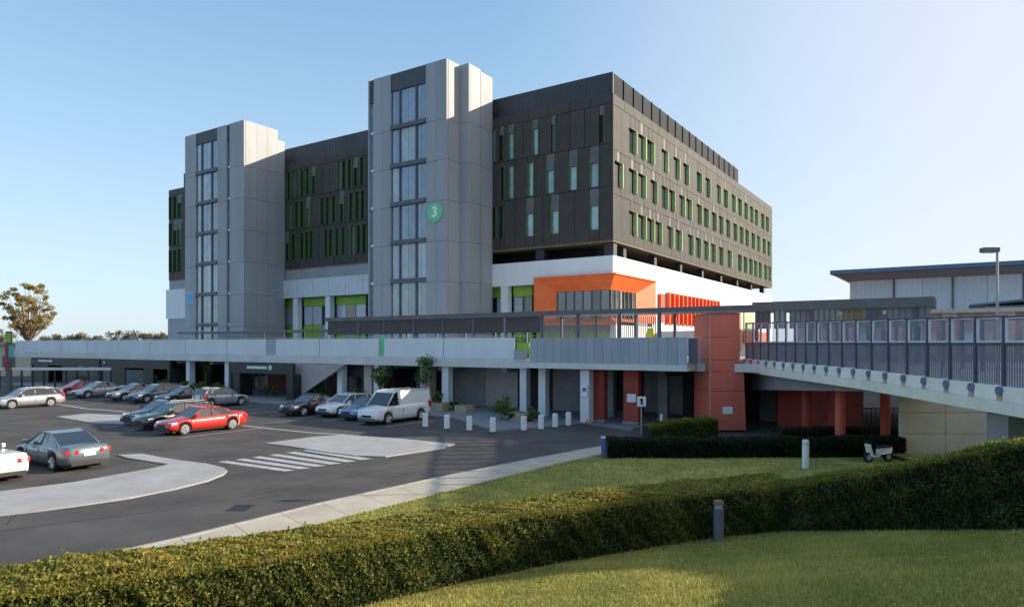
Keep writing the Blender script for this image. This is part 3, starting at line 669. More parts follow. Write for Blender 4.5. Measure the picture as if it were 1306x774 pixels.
# =================================================================== shopfronts under the deck (dark)
def shop(name, px0, px1, b, label, opens, signpx, bd=4.0, ztop=3.28, dot=False):
    a0, a1 = _solve((px0-653)/F_, b), _solve((px1-653)/F_, b)
    t = frame_thing(name, (a0+a1)/2, b, .1, label, 'shopfront')
    zs = 2.35
    part(t, 'fascia', MB().box(a0, a1, b-.15, b+.15, zs, ztop), M['black_shop'])
    part(t, 'side_wall', MB().box(a0, a0+.35, b-.14, b+bd, .1, zs-.01), M['black_shop'])
    part(t, 'side_wall', MB().box(a1-.35, a1, b-.14, b+bd, .1, zs-.01), M['black_shop'])
    cur = a0+.36
    for p0, p1, m in opens:
        u0, u1 = _solve((p0-653)/F_, b), _solve((p1-653)/F_, b)
        if u0-cur > .05: piece(t, 'wall_panel', M['black_shop'], cur, u0, b-.05, b+.1, .1, zs-.01)
        if m: 
            piece(t, 'window', m, u0+.05, u1-.05, b+.02, b+.06, .35, zs-.2); piece(t, 'window_sill', M['black_shop'], u0, u1, b-.04, b+.1, .1, .34)
        cur = u1
    if a1-.36-cur > .05: piece(t, 'wall_panel', M['black_shop'], cur, a1-.36, b-.05, b+.1, .1, zs-.01)
    s0, s1 = _solve((signpx[0]-653)/F_, b-.2), _solve((signpx[1]-653)/F_, b-.2)
    sp = part(t, 'sign', MB().box(s0-.05, s1+.05, b-.2, b-.155, 2.72, 3.08), mat('dark_grey_sign', (0.09,0.095,0.105), 0.6))
    x = s0
    while x < s1-.08:
        wl = random.uniform(.09, .2); piece(t, 'letter', M['sign_white'], x, x+wl, b-.225, b-.203, 2.78, 2.78+random.uniform(.2,.25), parent=sp); x += wl+.03
    if dot: part(t, 'green_mark', MB().cyl((s1+.35, b-.2, 2.9), .24, .05, 20, 'y'), mat('pale_green_mark', (0.35,0.75,0.5), 0.5))
    return t
shop('shopfront', 293.5, 375, DBL-1.4, 'black portal shopfront with a white and green sign beside the purple car', [(306,366,None)], (315,341), bd=2.2, dot=True)
shop('shopfront', 41, 128, DBL-.3, 'black shopfront with a faint white sign at the far left end under the deck', [(62,80,None),(98,120,M['glass_shop'])], (49,67))
shop('shopfront', 128.5, 218, DBL-.2, 'long black glazed shopfront behind the row of silver cars', [(128,142,M['glass_shop']),(160,184,M['glass_shop']),(196,214,None)], (132,134))
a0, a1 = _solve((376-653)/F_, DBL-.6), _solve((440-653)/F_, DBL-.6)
tw = frame_thing('shade_edge_wall', a0, DBL-.6, .1, 'pale pinkish wall cut triangular to stand for a diagonal shadow edge beside the black portal under the deck', 'wall')
mb = MB(); mb.v = [(a0,DBL-.6,.1),(a0,DBL-.6,3.28),(a1,DBL-.6,3.28),(a0,DBL-.4,.1),(a0,DBL-.4,3.28),(a1,DBL-.4,3.28)]; mb.f = [(0,1,2),(5,4,3),(0,3,4,1),(1,4,5,2),(2,5,3,0)]  # the diagonal cut builds a sun and shade edge into the wall's shape
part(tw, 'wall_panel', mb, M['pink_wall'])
a3 = _solve((500-653)/F_, DBL+1.2)
part(tw, 'shade_backing_wall', MB().box(a0+.2, a3, DBL+1.2, DBL+1.35, 2.2, 3.28), M['black_shop'])  # dark panel standing in for the shaded part of the wall
for px, w_, m_ in ((469,.9,'beige'),(542,1.0,'beige')):
    a = _solve((px-653)/F_, DBL+1.0)
    t = frame_thing('pier', a, DBL+1, .1, 'tan rendered pier under the deck '+('left of the white van' if px < 500 else 'right of the white van'), 'pier')
    part(t, 'shaft', MB().box(a-w_/2, a+w_/2, DBL+1.0, DBL+1.8, .1, 3.27), M[m_]); part(t, 'plinth', MB().box(a-w_/2-.08, a+w_/2+.08, DBL+.92, DBL+1.88, .1, .35), M['concrete_dk'])
# =================================================================== walkway canopy
WKB = 44.0
aw0, aw1 = _solve((416-653)/F_, WKB), _solve((1192-653)/F_, WKB)
WK = frame_thing('covered_walkway', (aw0+aw1)/2, WKB, 3.9, 'long covered walkway with thin dark flat roof and screens on the deck', 'walkway')
def zwalk(a): return 7.25 + (a-aw0)/(aw1-aw0)*0.1
part(WK, 'roof', MB().box(aw0, _solve((960-653)/F_, WKB), WKB-.2, WKB+3.2, 7.12, 7.45), M['steel_dark'])
part(WK, 'roof', MB().box(_solve((960-653)/F_, WKB)+.01, aw1, WKB-.2, WKB+3.2, 7.05, 7.6), M['hood'])
posts = [458,490,528,565,604,645,691,737,789.5,841,965,1034,1107,1168]
for px in posts:
    a = _solve((px-653)/F_, WKB); piece(WK, 'post', M['steel_blue'], a-.09, a+.09, WKB-.05, WKB+.13, 3.9, 7.11 if px < 960 else 7.04); piece(WK, 'post', M['steel_blue'], a-.09, a+.09, WKB+2.9, WKB+3.08, 3.9, 7.11 if px < 960 else 7.04)
def slat_panel(x0, x1, y, z0, z1, pitch, wd, dep, m, axis='x'):
    mb = MB(); x = x0
    while x < x1-wd:
        if axis == 'x': mb.box(x, x+wd, y, y+dep, z0, z1)
        else: mb.box(y, y+dep, x, x+wd, z0, z1)
        x += pitch
    return mb
ps = [417]+posts[:7]
for p0, p1 in zip(ps[:-1], ps[1:]):
    x0, x1 = _solve((p0-653)/F_, WKB), _solve((p1-653)/F_, WKB)
    part(WK, 'slatted_screen', slat_panel(x0+.12, x1-.1, WKB+.0, 5.88, 7.1, .09, .075, .04, M['perf']), M['perf'], kind='stuff')
for p0, p1 in ((691,737),(737,789.5),(789.5,841)):
    x0, x1 = _solve((p0-653)/F_, WKB), _solve((p1-653)/F_, WKB)
    part(WK, 'slatted_screen', slat_panel(x0+.12, x1-.1, WKB+.0, 5.3, 6.9, .14, .06, .03, M['perf']), mat('grey_screen_slat', (0.22,0.21,0.2), 0.6), kind='stuff')
cols = [M['hood'], M['glass_shop'], M['concrete_dk'], M['glass_shop'], mat('ochre_panel', (0.30,0.20,0.10), .6), M['hood'], M['concrete_dk'], M['concrete_dk']]
xx = [963,985,1005,1034,1072,1107,1128,1168,1190]
for i, (p0, p1) in enumerate(zip(xx[:-1], xx[1:])):
    x0, x1 = _solve((p0-653)/F_, WKB), _solve((p1-653)/F_, WKB)
    piece(WK, 'side_panel', cols[i], x0+.1, x1-.1, WKB+.02, WKB+.08, 5.95, 7.03)
    part(WK, 'slatted_screen', slat_panel(x0+.1, x1-.1, WKB-.08, 5.95, 7.03, .3, .05, .04, M['perf']), M['hood'], kind='stuff')
# second low canopy further left
b2 = 51.0; a0, a1 = _solve((226-653)/F_, b2), _solve((418-653)/F_, b2)
C2 = frame_thing('covered_walkway', (a0+a1)/2, b2, 3.9, 'low thin grey canopy on slim posts at the foot of the left tower', 'walkway')
part(C2, 'roof', MB().box(a0, a1, b2, b2+2.2, 6.35, 6.6), M['hood'])
for x in np.linspace(a0+.3, a1-.3, 9): piece(C2, 'post', M['grey_post'], x-.06, x+.06, b2+.1, b2+.22, 3.9, 6.34)
C2r = part(C2, 'low_wall', MB().box(a0, a1, b2+2.4, b2+2.5, 3.9, 5.5), M['concrete_dk'])
# =================================================================== pylon
PX0, PY0 = 11.5, 39.2
PL = world_thing('red_pylon', (PX0, PY0, .1), 'tall dark red pylon with vertical blue grey lettering where the bridge meets the deck', 'pylon')
def hexa(x0,x1,y0,y1,z0,z1,xt=None):
    xt = x1 if xt is None else xt
    return MB().hull8([(x0,y0,z0),(x1,y0,z0),(x1,y1,z0),(x0,y1,z0),(x0,y0,z1),(xt,y0,z1),(xt,y1,z1),(x0,y1,z1)])
zc = [0, 2.25, 3.35, 4.0, 5.3, 6.62]; wr = [1.82, 1.74, 1.7, 1.48, 1.46, 1.46]
for k in range(5):
    link('panel', hexa(-.24, wr[k], -.14, 3.2, zc[k]+.012, zc[k+1]-.012, wr[k+1] if k != 2 else 1.7).mesh('panel', M['red']), PL)
link('cap', MB().box(-.26, 1.5, -.16, 3.22, 6.6, 6.68).mesh('cap', M['red_wall']), PL)
link('seam', MB().box(-.25, -.2, -.155, -.12, 0.05, 6.58).mesh('seam', M['redbrick']), PL)
def vstrip(y0, y1, z0, z1, n):
    zz = np.linspace(z1, z0, n+1)
    for i in range(n):
        h = zz[i]-zz[i+1]; mb = MB(); k = i % 3
        mb.box(-.27, -.245, y0, y1, zz[i+1]+h*.12, zz[i+1]+h*.28)
        if k != 1: mb.box(-.27, -.245, y0, y0+.14, zz[i+1]+h*.28, zz[i]-h*.15)
        if k != 2: mb.box(-.27, -.245, y1-.14, y1, zz[i+1]+h*.28, zz[i]-h*.15)
        if k: mb.box(-.27, -.245, y0+.141, y1-.141, zz[i]-h*.4, zz[i]-h*.2)
        link('letter', mb.mesh('letter', M['sign_letter']), PL)
vstrip(1.3, 1.95, 3.75, 5.1, 6); vstrip(1.2, 2.05, 2.7, 3.4, 2)
link('notice', MB().box(.5, 1.05, -.17, -.142, .95, 1.35).mesh('notice', M['sign_white']), PL)
# =================================================================== ramp bridge
BX = 14.0; Y0, Y1 = 4.0, 41.5
def zk(y): return np.interp(y, [0, 18.8, 27.4, 42.7], [3.35, 3.78, 4.0, 4.14])
def zb(y): return zk(y)-.42
def zf(y): return 5.78+.022*(y-18.8)
BR = world_thing('footbridge', (BX, 20, 0), 'cream concrete ramp bridge with blue grey fence posts, glass panes and slatted screens', 'bridge')
def bpart(name, mb, m, kind=None, parent=None):
    o = link(name, mb.mesh(name, m, (BX, 20, 0)), parent or BR)
    if kind: o['kind'] = kind
    return o
segs = np.linspace(Y0, Y1, 9)
for y0, y1 in zip(segs[:-1], segs[1:]):
    mb = MB().hull8([(BX-.12,y0,zb(y0)-.36),(BX+4.6,y0,zb(y0)-.36),(BX+4.6,y1,zb(y1)-.36),(BX-.12,y1,zb(y1)-.36),(BX-.12,y0,zb(y0)),(BX+4.6,y0,zb(y0)),(BX+4.6,y1,zb(y1)),(BX-.12,y1,zb(y1))])
    bpart('deck_beam', mb, M['cream'])
mb = MB().hull8([(BX+.5,28,3.08),(BX+3.6,28,3.08),(BX+3.6,Y1,2.25),(BX+.5,Y1,2.25),(BX+.5,28,zb(28)-.37),(BX+3.6,28,zb(28)-.37),(BX+3.6,Y1,zb(Y1)-.37),(BX+.5,Y1,zb(Y1)-.37)])
bpart('girder', mb, M['concrete_dk'])
ys = [4.0]
while ys[-1] < 41: ys.append(ys[-1]+1.2)
for side, bx in ((0, BX), (1, BX+4.3)):
    for i, y in enumerate(ys):
        k, t = float(zk(y)), float(zf(y))
        po = bpart('fence_post', MB().box(bx+.02, bx+.12, y-.05, y+.05, k-.4, t+.03), M['steel_blue'])
        if side == 0:
            bpart('bolt_cap', MB().cyl((bx-.12, y, k-.13), .13, .13, 16, 'x'), M['bolt'], parent=po)
        if i == len(ys)-1: break
        y2 = ys[i+1]; k2, t2 = float(zk(y2)), float(zf(y2)); mz, mz2 = 4.98+.003*i, 4.98+.003*(i+1)
        if side == 0:
            mb = MB().hull8([(bx-.09,y+.14,k-.41),(bx+.3,y+.14,k-.41),(bx+.3,y2-.14,k2-.41),(bx-.09,y2-.14,k2-.41),(bx-.04,y+.06,k),(bx+.26,y+.06,k),(bx+.26,y2-.06,k2),(bx-.04,y2-.06,k2)])
            bpart('kerb_block', mb, M['cream'])
        else: bpart('kerb_block', MB().box(bx, bx+.28, y+.05, y2-.05, k-.41, k), M['cream'])
        mb = MB(); 
        x = y+.08
        while x < y2-.06:
            mb.box(bx+.055, bx+.08, x, x+.045, k+.02, mz-.05); x += .1
        if side == 0: bpart('slatted_screen', mb, M['mesh_blue'], 'stuff')
        bpart('fence_rail', MB().box(bx+.03, bx+.11, y+.051, y2-.051, mz-.05, mz+.03), M['steel_blue'])
        if side == 0:
            fo = bpart('pane_frame', MB().box(bx+.04, bx+.1, y+.052, y+.10, mz+.031, t-.02).box(bx+.04, bx+.1, y2-.10, y2-.052, mz+.031, t-.02).box(bx+.04, bx+.1, y+.101, y2-.101, mz+.031, mz+.09).box(bx+.04, bx+.1, y+.101, y2-.101, t-.05, t-.02), M['white_rib'])
            bpart('glass_pane', MB().box(bx+.06, bx+.075, y+.101, y2-.101, mz+.091, t-.051), M['pane'], parent=fo)
        bpart('fence_rail', MB().box(bx+.03, bx+.11, y+.051, y2-.051, t-.018, t+.028), M['steel_blue'])
bpart('pier', MB().box(BX+.25, BX+3.9, 19.7, 20.6, .2, 2.95), M['concrete_dk'])
bpart('pier', MB().box(BX+.25, BX+3.9, 9.0, 9.8, .2, 2.2), M['concrete_dk'])
# beneath the bridge
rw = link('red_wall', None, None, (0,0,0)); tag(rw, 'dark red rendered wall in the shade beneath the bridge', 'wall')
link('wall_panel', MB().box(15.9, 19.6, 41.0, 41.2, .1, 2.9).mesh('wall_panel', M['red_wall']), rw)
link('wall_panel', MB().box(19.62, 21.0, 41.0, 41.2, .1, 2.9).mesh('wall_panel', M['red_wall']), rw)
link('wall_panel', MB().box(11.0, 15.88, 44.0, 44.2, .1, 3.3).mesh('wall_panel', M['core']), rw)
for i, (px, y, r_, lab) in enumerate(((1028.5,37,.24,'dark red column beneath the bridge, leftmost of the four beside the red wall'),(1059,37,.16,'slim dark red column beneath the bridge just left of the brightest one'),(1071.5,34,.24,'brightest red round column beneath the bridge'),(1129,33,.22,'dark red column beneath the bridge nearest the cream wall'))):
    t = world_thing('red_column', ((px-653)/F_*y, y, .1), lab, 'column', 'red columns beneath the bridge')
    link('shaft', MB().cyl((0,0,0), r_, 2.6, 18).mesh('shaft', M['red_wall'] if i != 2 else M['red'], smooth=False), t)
    link('column_base', MB().cyl((0,0,-.05), r_+.1, .12, 18).mesh('column_base', M['concrete_dk']), t)
cwall = world_thing('retaining_wall', (17.0, 29.9, 0), 'cream block retaining wall under the near end of the bridge', 'wall')
for k in range(5):
    for j in range(3): link('block', MB().box(k*1.9+.01, k*1.9+1.89, 0, .3, .2+j*.92, .2+j*.92+.9).mesh('block', M['beige']), cwall)
link('coping', MB().box(0, 9.5, -.05, .35, 2.97, 3.08).mesh('coping', M['concrete_lip']), cwall)
# embankment right of the bridge
eb = MB(); nx, ny = 14, 20
for j in range(ny):
    for i in range(nx):
        x = 16.2+i*2.2; y = -4+j*(33.6/(ny-1)); t = min(1, max(0, (x-20.5)/5)); eb.v.append((x, y, .3+(t*t*(3-2*t))*2.9+max(0,(10-y))*.12*(1-t)))
for j in range(ny-1):
    for i in range(nx-1): eb.f.append((j*nx+i, j*nx+i+1, (j+1)*nx+i+1, (j+1)*nx+i))
struct('embankment', eb, M['lawn'], smooth=True)
gr = world_thing('low_railing', (17.2, 33.5, .1), 'dark vertical bar railing beneath the bridge behind the hedge', 'railing')
for k in range(14): link('bar', MB().box(-.1+k*.22, -.07+k*.22, 0, .03, 0, 1.75).mesh('bar', M['trim']), gr)
link('rail', MB().box(-.12, 3.0, -.01, .04, 1.75, 1.8).mesh('rail', M['trim']), gr)
# red panels and notice in the undercroft next to the tall column
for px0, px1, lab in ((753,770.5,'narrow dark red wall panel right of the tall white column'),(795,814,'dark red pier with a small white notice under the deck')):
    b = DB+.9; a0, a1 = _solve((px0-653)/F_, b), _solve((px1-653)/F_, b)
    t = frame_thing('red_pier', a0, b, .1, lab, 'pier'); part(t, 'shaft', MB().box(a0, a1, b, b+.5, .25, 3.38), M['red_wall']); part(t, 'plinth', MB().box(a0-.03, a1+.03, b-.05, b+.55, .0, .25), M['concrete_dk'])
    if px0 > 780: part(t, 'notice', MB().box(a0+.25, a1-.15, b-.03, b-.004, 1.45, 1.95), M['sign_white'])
for px, lab in ((845,'grey steel column in the dark undercroft left of the red pylon'),(777,'slim dark column between the two red piers')):
    b = DB+4; a = _solve((px-653)/F_, b)
    t = frame_thing('undercroft_column', a, b, .1, lab, 'column'); part(t, 'shaft', MB().box(a-.3, a+.3, b, b+.5, .0, 3.38), M['concrete_dk']); part(t, 'plinth', MB().box(a-.38, a+.38, b-.08, b+.58, -.0, .2), M['concrete_dk'])
# small blue parking sign on the white column
b = DB-.12; a = _solve((745.5-653)/F_, b)
t = frame_thing('column_sign', a, b, 2.0, 'small white and blue square sign fixed to the tall white column', 'sign')
part(t, 'sign_panel', MB().box(a-.2, a+.2, b-.03, b+.0, 1.75, 2.45), M['sign_white']); part(t, 'symbol', MB().box(a-.12, a+.12, b-.045, b-.031, 2.05, 2.3), mat('violet_blue_symbol', (0.12,0.1,0.4), .5))
# traffic sign on post
sx, sy = (818-653)/F_*38.2, 38.2
t = world_thing('sign_post', (sx, sy, 0), 'white sign with black symbol on a thin grey post beside the hedge', 'sign')
link('post', MB().cyl((0,0,0), .035, 2.05, 10).mesh('post', M['grey_post']), t)
link('sign_panel', MB().box(-.24,.24,-.06,-.03,1.55,2.1).mesh('sign_panel', M['sign_white']), t)
link('symbol', MB().box(-.05,.07,-.075,-.061,1.65,2.0).box(-.12,-.051,-.075,-.061,1.88,1.95).mesh('symbol', M['trim']), t)
# =================================================================== small posts and bollards
def bollard(px, pyb, h, r, label, cat='bollard', group=None, top=True, m='white_paint', z=0.1, name='bollard', proto=[None]):
    x, y = gp2(px, pyb, z); t = world_thing(name, (x, y, z), label, cat, group)
    link('shaft', MB().cyl((0,0,0), r, h*.86, 18).mesh('shaft', M[m]), t); link('cap', MB().cyl((0,0,h*.88), r*1.02, h*.12, 18, r2=r*.86).mesh('cap', M[m] if m != 'steel_dark' else mat('rust_cap', (0.25,0.1,0.05), .7)), t)
    link('band', MB().cyl((0,0,h*.86), r*.9, h*.02, 18).mesh('band', M['hood']), t); return t
bl = [(542.5,543.5,'leftmost white bollard, just right of the white van'),(570,546,'second sunlit white bollard right of the van'),(598.5,548,'third sunlit white bollard, between the second and the widest lit one'),(628.5,550,'rightmost of the sunlit white bollards at the shadow edge'),(668,548,'leftmost bollard in the shade of the forecourt'),(690,546.5,'second shaded bollard of the forecourt'),(708,544,'third shaded bollard of the forecourt'),(725,542,'shaded bollard nearest the tall white column')]
for px, py, lab in bl: bollard(px, py, .78, .17, lab, group='bollards along the forecourt edge')
bollard(1027.5, 598, 1.15, .13, 'tall white post on the lawn in front of the dark hedge', z=.1, name='lawn_bollard')
bollard(843.5, 549, .95, .07, 'thin white post beside the yellow green shrub', cat='post', z=.1, name='marker_post')
def zray(px, py):            # where a sight line meets the hill
    r, k = (px-653)/F_, (py-439)/F_; lo = 3.0
    for D in np.arange(3, 60, .05):
        if 5-k*D <= float(hill(r*D, D)): return r*D, D, float(hill(r*D, D))
bx_, by_, bz_ = zray(916.5, 691)
t = world_thing('path_light', (bx_, by_, bz_-.05), 'dark grey bollard light with a brown cap in front of the foreground hedge', 'bollard light')
link('shaft', MB().cyl((0,0,0), .10, .70, 20).mesh('shaft', mat('blue_grey_bollard', (0.13,0.14,0.18), .5)), t); link('louvre', MB().cyl((0,0,.71), .085, .08, 20).mesh('louvre', M['glass_low']), t); link('cap', MB().cyl((0,0,.80), .11, .06, 20, r2=.09).mesh('cap', mat('rusty_brown_cap', (0.22,0.10,0.07), .7)), t)
# traffic cone
x, y = gp2(750, 539, .1); t = world_thing('traffic_cone', (x, y, .1), 'small orange traffic cone at the foot of the tall white column', 'cone')
link('cone', MB().cyl((0,0,.04), .15, .5, 16, r2=.03).mesh('cone', M['conecol']), t); link('base', MB().box(-.2,.2,-.2,.2,0,.04).mesh('base', M['conecol']), t)
# yellow barrier on deck
a = _solve((829-653)/F_, DB+2); t = frame_thing('deck_marker', a, DB+2, 3.9, 'small yellow hazard stand above the corrugated parapet', 'hazard stand')
part(t, 'board', MB().hull8([(a-.45,DB+1.8,3.9),(a+.45,DB+1.8,3.9),(a+.45,DB+2.4,3.9),(a-.45,DB+2.4,3.9),(a-.2,DB+2.05,6.0),(a+.2,DB+2.05,6.0),(a+.2,DB+2.15,6.0),(a-.2,DB+2.15,6.0)]), M['yellow']); part(t, 'foot', MB().box(a-.5,a+.5,DB+1.7,DB+2.5,3.88,3.95), M['trim'])
# =================================================================== vehicles
def paint(name, col, metal=0.3, rough=0.3): return mat('car_paint_'+name, col, rough, metal=metal, var=0.03, scale=0.5, coat=0.9, spec=0.5)
def make_car(L=4.6, Wd=1.8, Hh=1.45, kind='sedan', pm=None, label='', group=None, name='parked_car', wb=2.7, rim=None):
    t = world_thing(name, (0,0,0), label, 'van' if kind == 'van' else 'car', group)
    hw = Wd/2; rw = .33 if kind != 'van' else .36; xf = L/2-.86 if kind != 'van' else L/2-.95; xr = xf-wb
    zb_ = .22
    if kind == 'van': belt = [(L/2,.62),(L/2-.08,.86),(L/2-.3,.98),(L/2-.95,1.12),(L/2-1.1,1.16),(-L/2+.06,1.16),(-L/2,1.1)]
    elif kind == 'sedan': belt = [(L/2,.55),(L/2-.08,.66),(L/2-.35,.76),(L/2-1.3,.92),(0,.94),(-L/2+1.0,.98),(-L/2+.15,.99),(-L/2,.90)]
    else: belt = [(L/2,.58),(L/2-.08,.70),(L/2-.35,.82),(L/2-1.2,.96),(0,.99),(-L/2+.2,1.02),(-L/2,.95)]
    bx_ = sorted(belt); 
    N = 64; xsn = np.unique(np.r_[np.linspace(-L/2, L/2, N), xf-rw-.06, xf+rw+.06, xr-rw-.06, xr+rw+.06])
    V = []; rings = []
    for x in xsn:
        zt = float(np.interp(x, [b[0] for b in bx_], [b[1] for b in bx_]))
        e = min(1, (L/2-abs(x))/.75); wf = hw*(.80+.20*math.sqrt(max(0, 1-(1-e)**2)))
        zb0 = zb_+ .10*max(0, 1-(L/2-abs(x))/.5)
        for xw in (xf, xr):
            d = abs(x-xw)
            if d < rw+.06: zb0 = max(zb0, rw+math.sqrt(max(0,(rw+.06)**2-d*d))*.98)
        zb0 = min(zb0, zt-.08)
        hs = [(.0, zb0), (wf*.86, zb0), (wf*.985, zb0+(zt-zb0)*.10), (wf, zb0+(zt-zb0)*.42), (wf*.985, zb0+(zt-zb0)*.72), (wf*.93, zt-.045), (wf*.84, zt), (0, zt+.035)]
        ring = hs + [(-y, z) for y, z in hs[-2:0:-1]]
        rings.append([(x, y, z) for y, z in ring])
    k = len(rings[0]); mb = MB()
    for r_ in rings: mb.v += r_
    for i in range(len(rings)-1):
        for j in range(k): a, b = i*k+j, i*k+(j+1)%k; mb.f.append((a, b, b+k, a+k))
    mb.f.append(tuple(range(k))[::-1]); mb.f.append(tuple((len(rings)-1)*k+j for j in range(k)))
    body = link('body', mb.mesh('body', pm, smooth=True), t)
    md = body.data; 
    # cabin
    if kind == 'sedan': cab = [(L/2-1.25,.90,.90),(L/2-2.05,Hh-.06,.72),(L/2-2.3,Hh-.01,.70),(-.1,Hh,.70),(-L/2+1.75,Hh-.07,.69),(-L/2+.85,.98,.82)]
    elif kind == 'coupe': cab = [(L/2-1.35,.90,.88),(L/2-2.15,Hh-.05,.72),(L/2-2.5,Hh,.70),(-.5,Hh-.01,.70),(-L/2+1.2,Hh-.14,.70),(-L/2+.45,.98,.82)]
    elif kind == 'hatch': cab = [(L/2-1.1,.94,.90),(L/2-1.85,Hh-.07,.74),(L/2-2.15,Hh,.72),(0,Hh+.01,.72),(-L/2+.55,Hh-.06,.71),(-L/2+.12,1.0,.84)]
    elif kind == 'convertible': cab = [(L/2-1.35,.90,.86),(L/2-1.75,1.22,.76),(L/2-1.82,1.24,.76),(L/2-1.86,1.20,.76),(L/2-1.9,1.0,.8),(L/2-1.95,.95,.8)]
    else: cab = [(L/2-.92,1.12,.90),(L/2-1.6,Hh-.12,.80),(L/2-1.95,Hh,.80),(0,Hh+.02,.80),(-L/2+.3,Hh,.80),(-L/2+.03,1.12,.92)]
    def belt_z(x): return float(np.interp(x, [b[0] for b in bx_], [b[1] for b in bx_]))
    # section at each cabin station: base point on belt, top point on roof
    st = []
    for i, (x, z, wfr) in enumerate(cab):
        zb1 = belt_z(x)-.03; st.append((x, zb1, max(z, zb1+.01), hw*.90, hw*wfr))
    gl, rf, pl = MB(), MB(), MB()
    for i in range(len(st)-1):
        (x0,b0,t0,w0,u0), (x1,b1_,t1,w1,u1) = st[i], st[i+1]
        steep = i == 0 or i == len(st)-2
        target = gl if not (kind == 'van' and i >= 2) else pl
        if kind == 'convertible' and i >= 2: continue
        b = len(target.v)
        for s_ in (1, -1):
            bb = len(target.v); target.v += [(x0,s_*w0,b0),(x1,s_*w1,b1_),(x1,s_*u1,t1),(x0,s_*u0,t0)]
            target.f.append((bb,bb+1,bb+2,bb+3) if s_ < 0 else (bb+3,bb+2,bb+1,bb))
        tt = (gl if steep else rf) if not (kind == 'van' and i == len(st)-2) else pl
        bb = len(tt.v); 
        if steep: tt.v += [(x0,-u0,t0),(x0,u0,t0),(x1,u1,t1),(x1,-u1,t1)]
        else: tt.v += [(x0,-u0*1.01,t0+.012),(x0,u0*1.01,t0+.012),(x1,u1*1.01,t1+.012),(x1,-u1*1.01,t1+.012)]
        tt.f.append((bb,bb+1,bb+2,bb+3))
    link('window', gl.mesh('window', M['glass_car']), t)
    if rf.v: link('roof', rf.mesh('roof', pm), t)
    if pl.v: link('cargo_side', pl.mesh('cargo_side', pm), t)
    # pillars and roof rails
    pr = MB()
    if kind != 'convertible':
        for s_ in (1, -1):
            def P3(i, f, off=.012):
                (x,b,tp,w_,u) = st[i]; return Vector((x, s_*(w_+(u-w_)*f+off), b+(tp-b)*f))
            pts = [P3(i, 1.0) for i in range(len(st))]
            for p, q in zip(pts[:-1], pts[1:]): pr.tube(p, q, .035, .035, 5)
            if kind != 'van':
                xm = -.1; pr.tube((xm, s_*(hw*.90+.005), belt_z(xm)), (xm-.06, s_*(hw*.71), Hh), .035, .03, 5)
                if kind in ('sedan','coupe'): continue
                xq = -L/2+ (1.15 if kind in ('sedan','coupe') else .95); pr.tube((xq-.25, s_*(hw*.90+.005), belt_z(xq)), (xq-.0, s_*(hw*.71), Hh-.08), .05, .04, 5)
            else: pr.tube((L/2-2.0, s_*(hw*.90+.005), 1.1), (L/2-2.05, s_*(hw*.805), Hh), .05, .05, 5)
    else:
        pr.tube(st[0][0:1]+(hw*.8, .93), (st[1][0], hw*.72, 1.22), .03, .03, 5); pr.tube(st[0][0:1]+(-hw*.8, .93), (st[1][0], -hw*.72, 1.22), .03, .03, 5); pr.tube((st[1][0], hw*.72, 1.22), (st[1][0], -hw*.72, 1.22), .025, .025, 5)
    link('pillar', pr.mesh('pillar', pm if kind != 'convertible' else M['trim'], smooth=True), t)
    if kind == 'convertible':
        link('cockpit', MB().box(-L/2+1.3, L/2-1.45, -hw*.72, hw*.72, .75, .985).mesh('cockpit', M['trim']), t)
        for s_ in (.38, -.38): link('headrest', MB().box(-.35,-.15, s_-.24, s_+.24, .95, 1.22).mesh('headrest', M['trim']), t)
    link('underbody', MB().box(-L/2+.25, L/2-.25, -hw*.80, hw*.80, .16, .52).mesh('underbody', M['trim']), t)
    # bumpers, grille, plate, mirrors, handles, lamps
    link('front_bumper', MB().box(L/2-.10, L/2+.035, -hw*.74, hw*.74, .24, .42).mesh('front_bumper', M['trim'] if kind != 'van' else M['hood']), t)
    link('rear_bumper', MB().box(-L/2-.04, -L/2+.12, -hw*.76, hw*.76, .26, .40).mesh('rear_bumper', M['trim']), t)
    link('grille', MB().box(L/2-.08, L/2+.02, -hw*.42, hw*.42, .46, .60).mesh('grille', M['trim']), t)
    link('number_plate', MB().box(-L/2-.03, -L/2+.03, -.22, .22, .61, .70).mesh('number_plate', M['sign_white']), t)
    lz = .74 if kind != 'van' else .95
    for s_ in (1, -1):
        link('headlight', MB().hull8([(L/2-.30,s_*hw*.62,lz-.17),(L/2-.02,s_*hw*.60,lz-.18),(L/2-.12,s_*hw*.89,lz-.17),(L/2-.42,s_*hw*.97,lz-.13),(L/2-.34,s_*hw*.62,lz-.0),(L/2-.07,s_*hw*.60,lz-.05),(L/2-.20,s_*hw*.89,lz-.02),(L/2-.46,s_*hw*.97,lz-.0)]).mesh('headlight', M['lamp_white']), t)
        tz0, tz1 = (.70,.86) if kind != 'van' else (.8,1.25)
        if kind == 'hatch': tz0, tz1 = .72, .98
        link('tail_light', MB().hull8([(-L/2-.03,s_*hw*.46,tz0),(-L/2+.06,s_*hw*.46,tz0),(-L/2+.36,s_*hw*1.0,tz0+.05),(-L/2+.05,s_*hw*.93,tz0),(-L/2-.02,s_*hw*.46,tz1),(-L/2+.06,s_*hw*.46,tz1),(-L/2+.38,s_*hw*1.0,tz1),(-L/2+.06,s_*hw*.93,tz1)]).mesh('tail_light', M['lamp_red']), t)
        mx_ = L/2-1.55 if kind != 'van' else L/2-1.35
        mi = link('mirror', MB().box(mx_-.06, mx_+.1, s_*(hw+.02), s_*(hw+.2), .96 if kind != 'van' else 1.15, 1.1 if kind != 'van' else 1.4).mesh('mirror', pm if kind != 'van' else M['trim']), t)
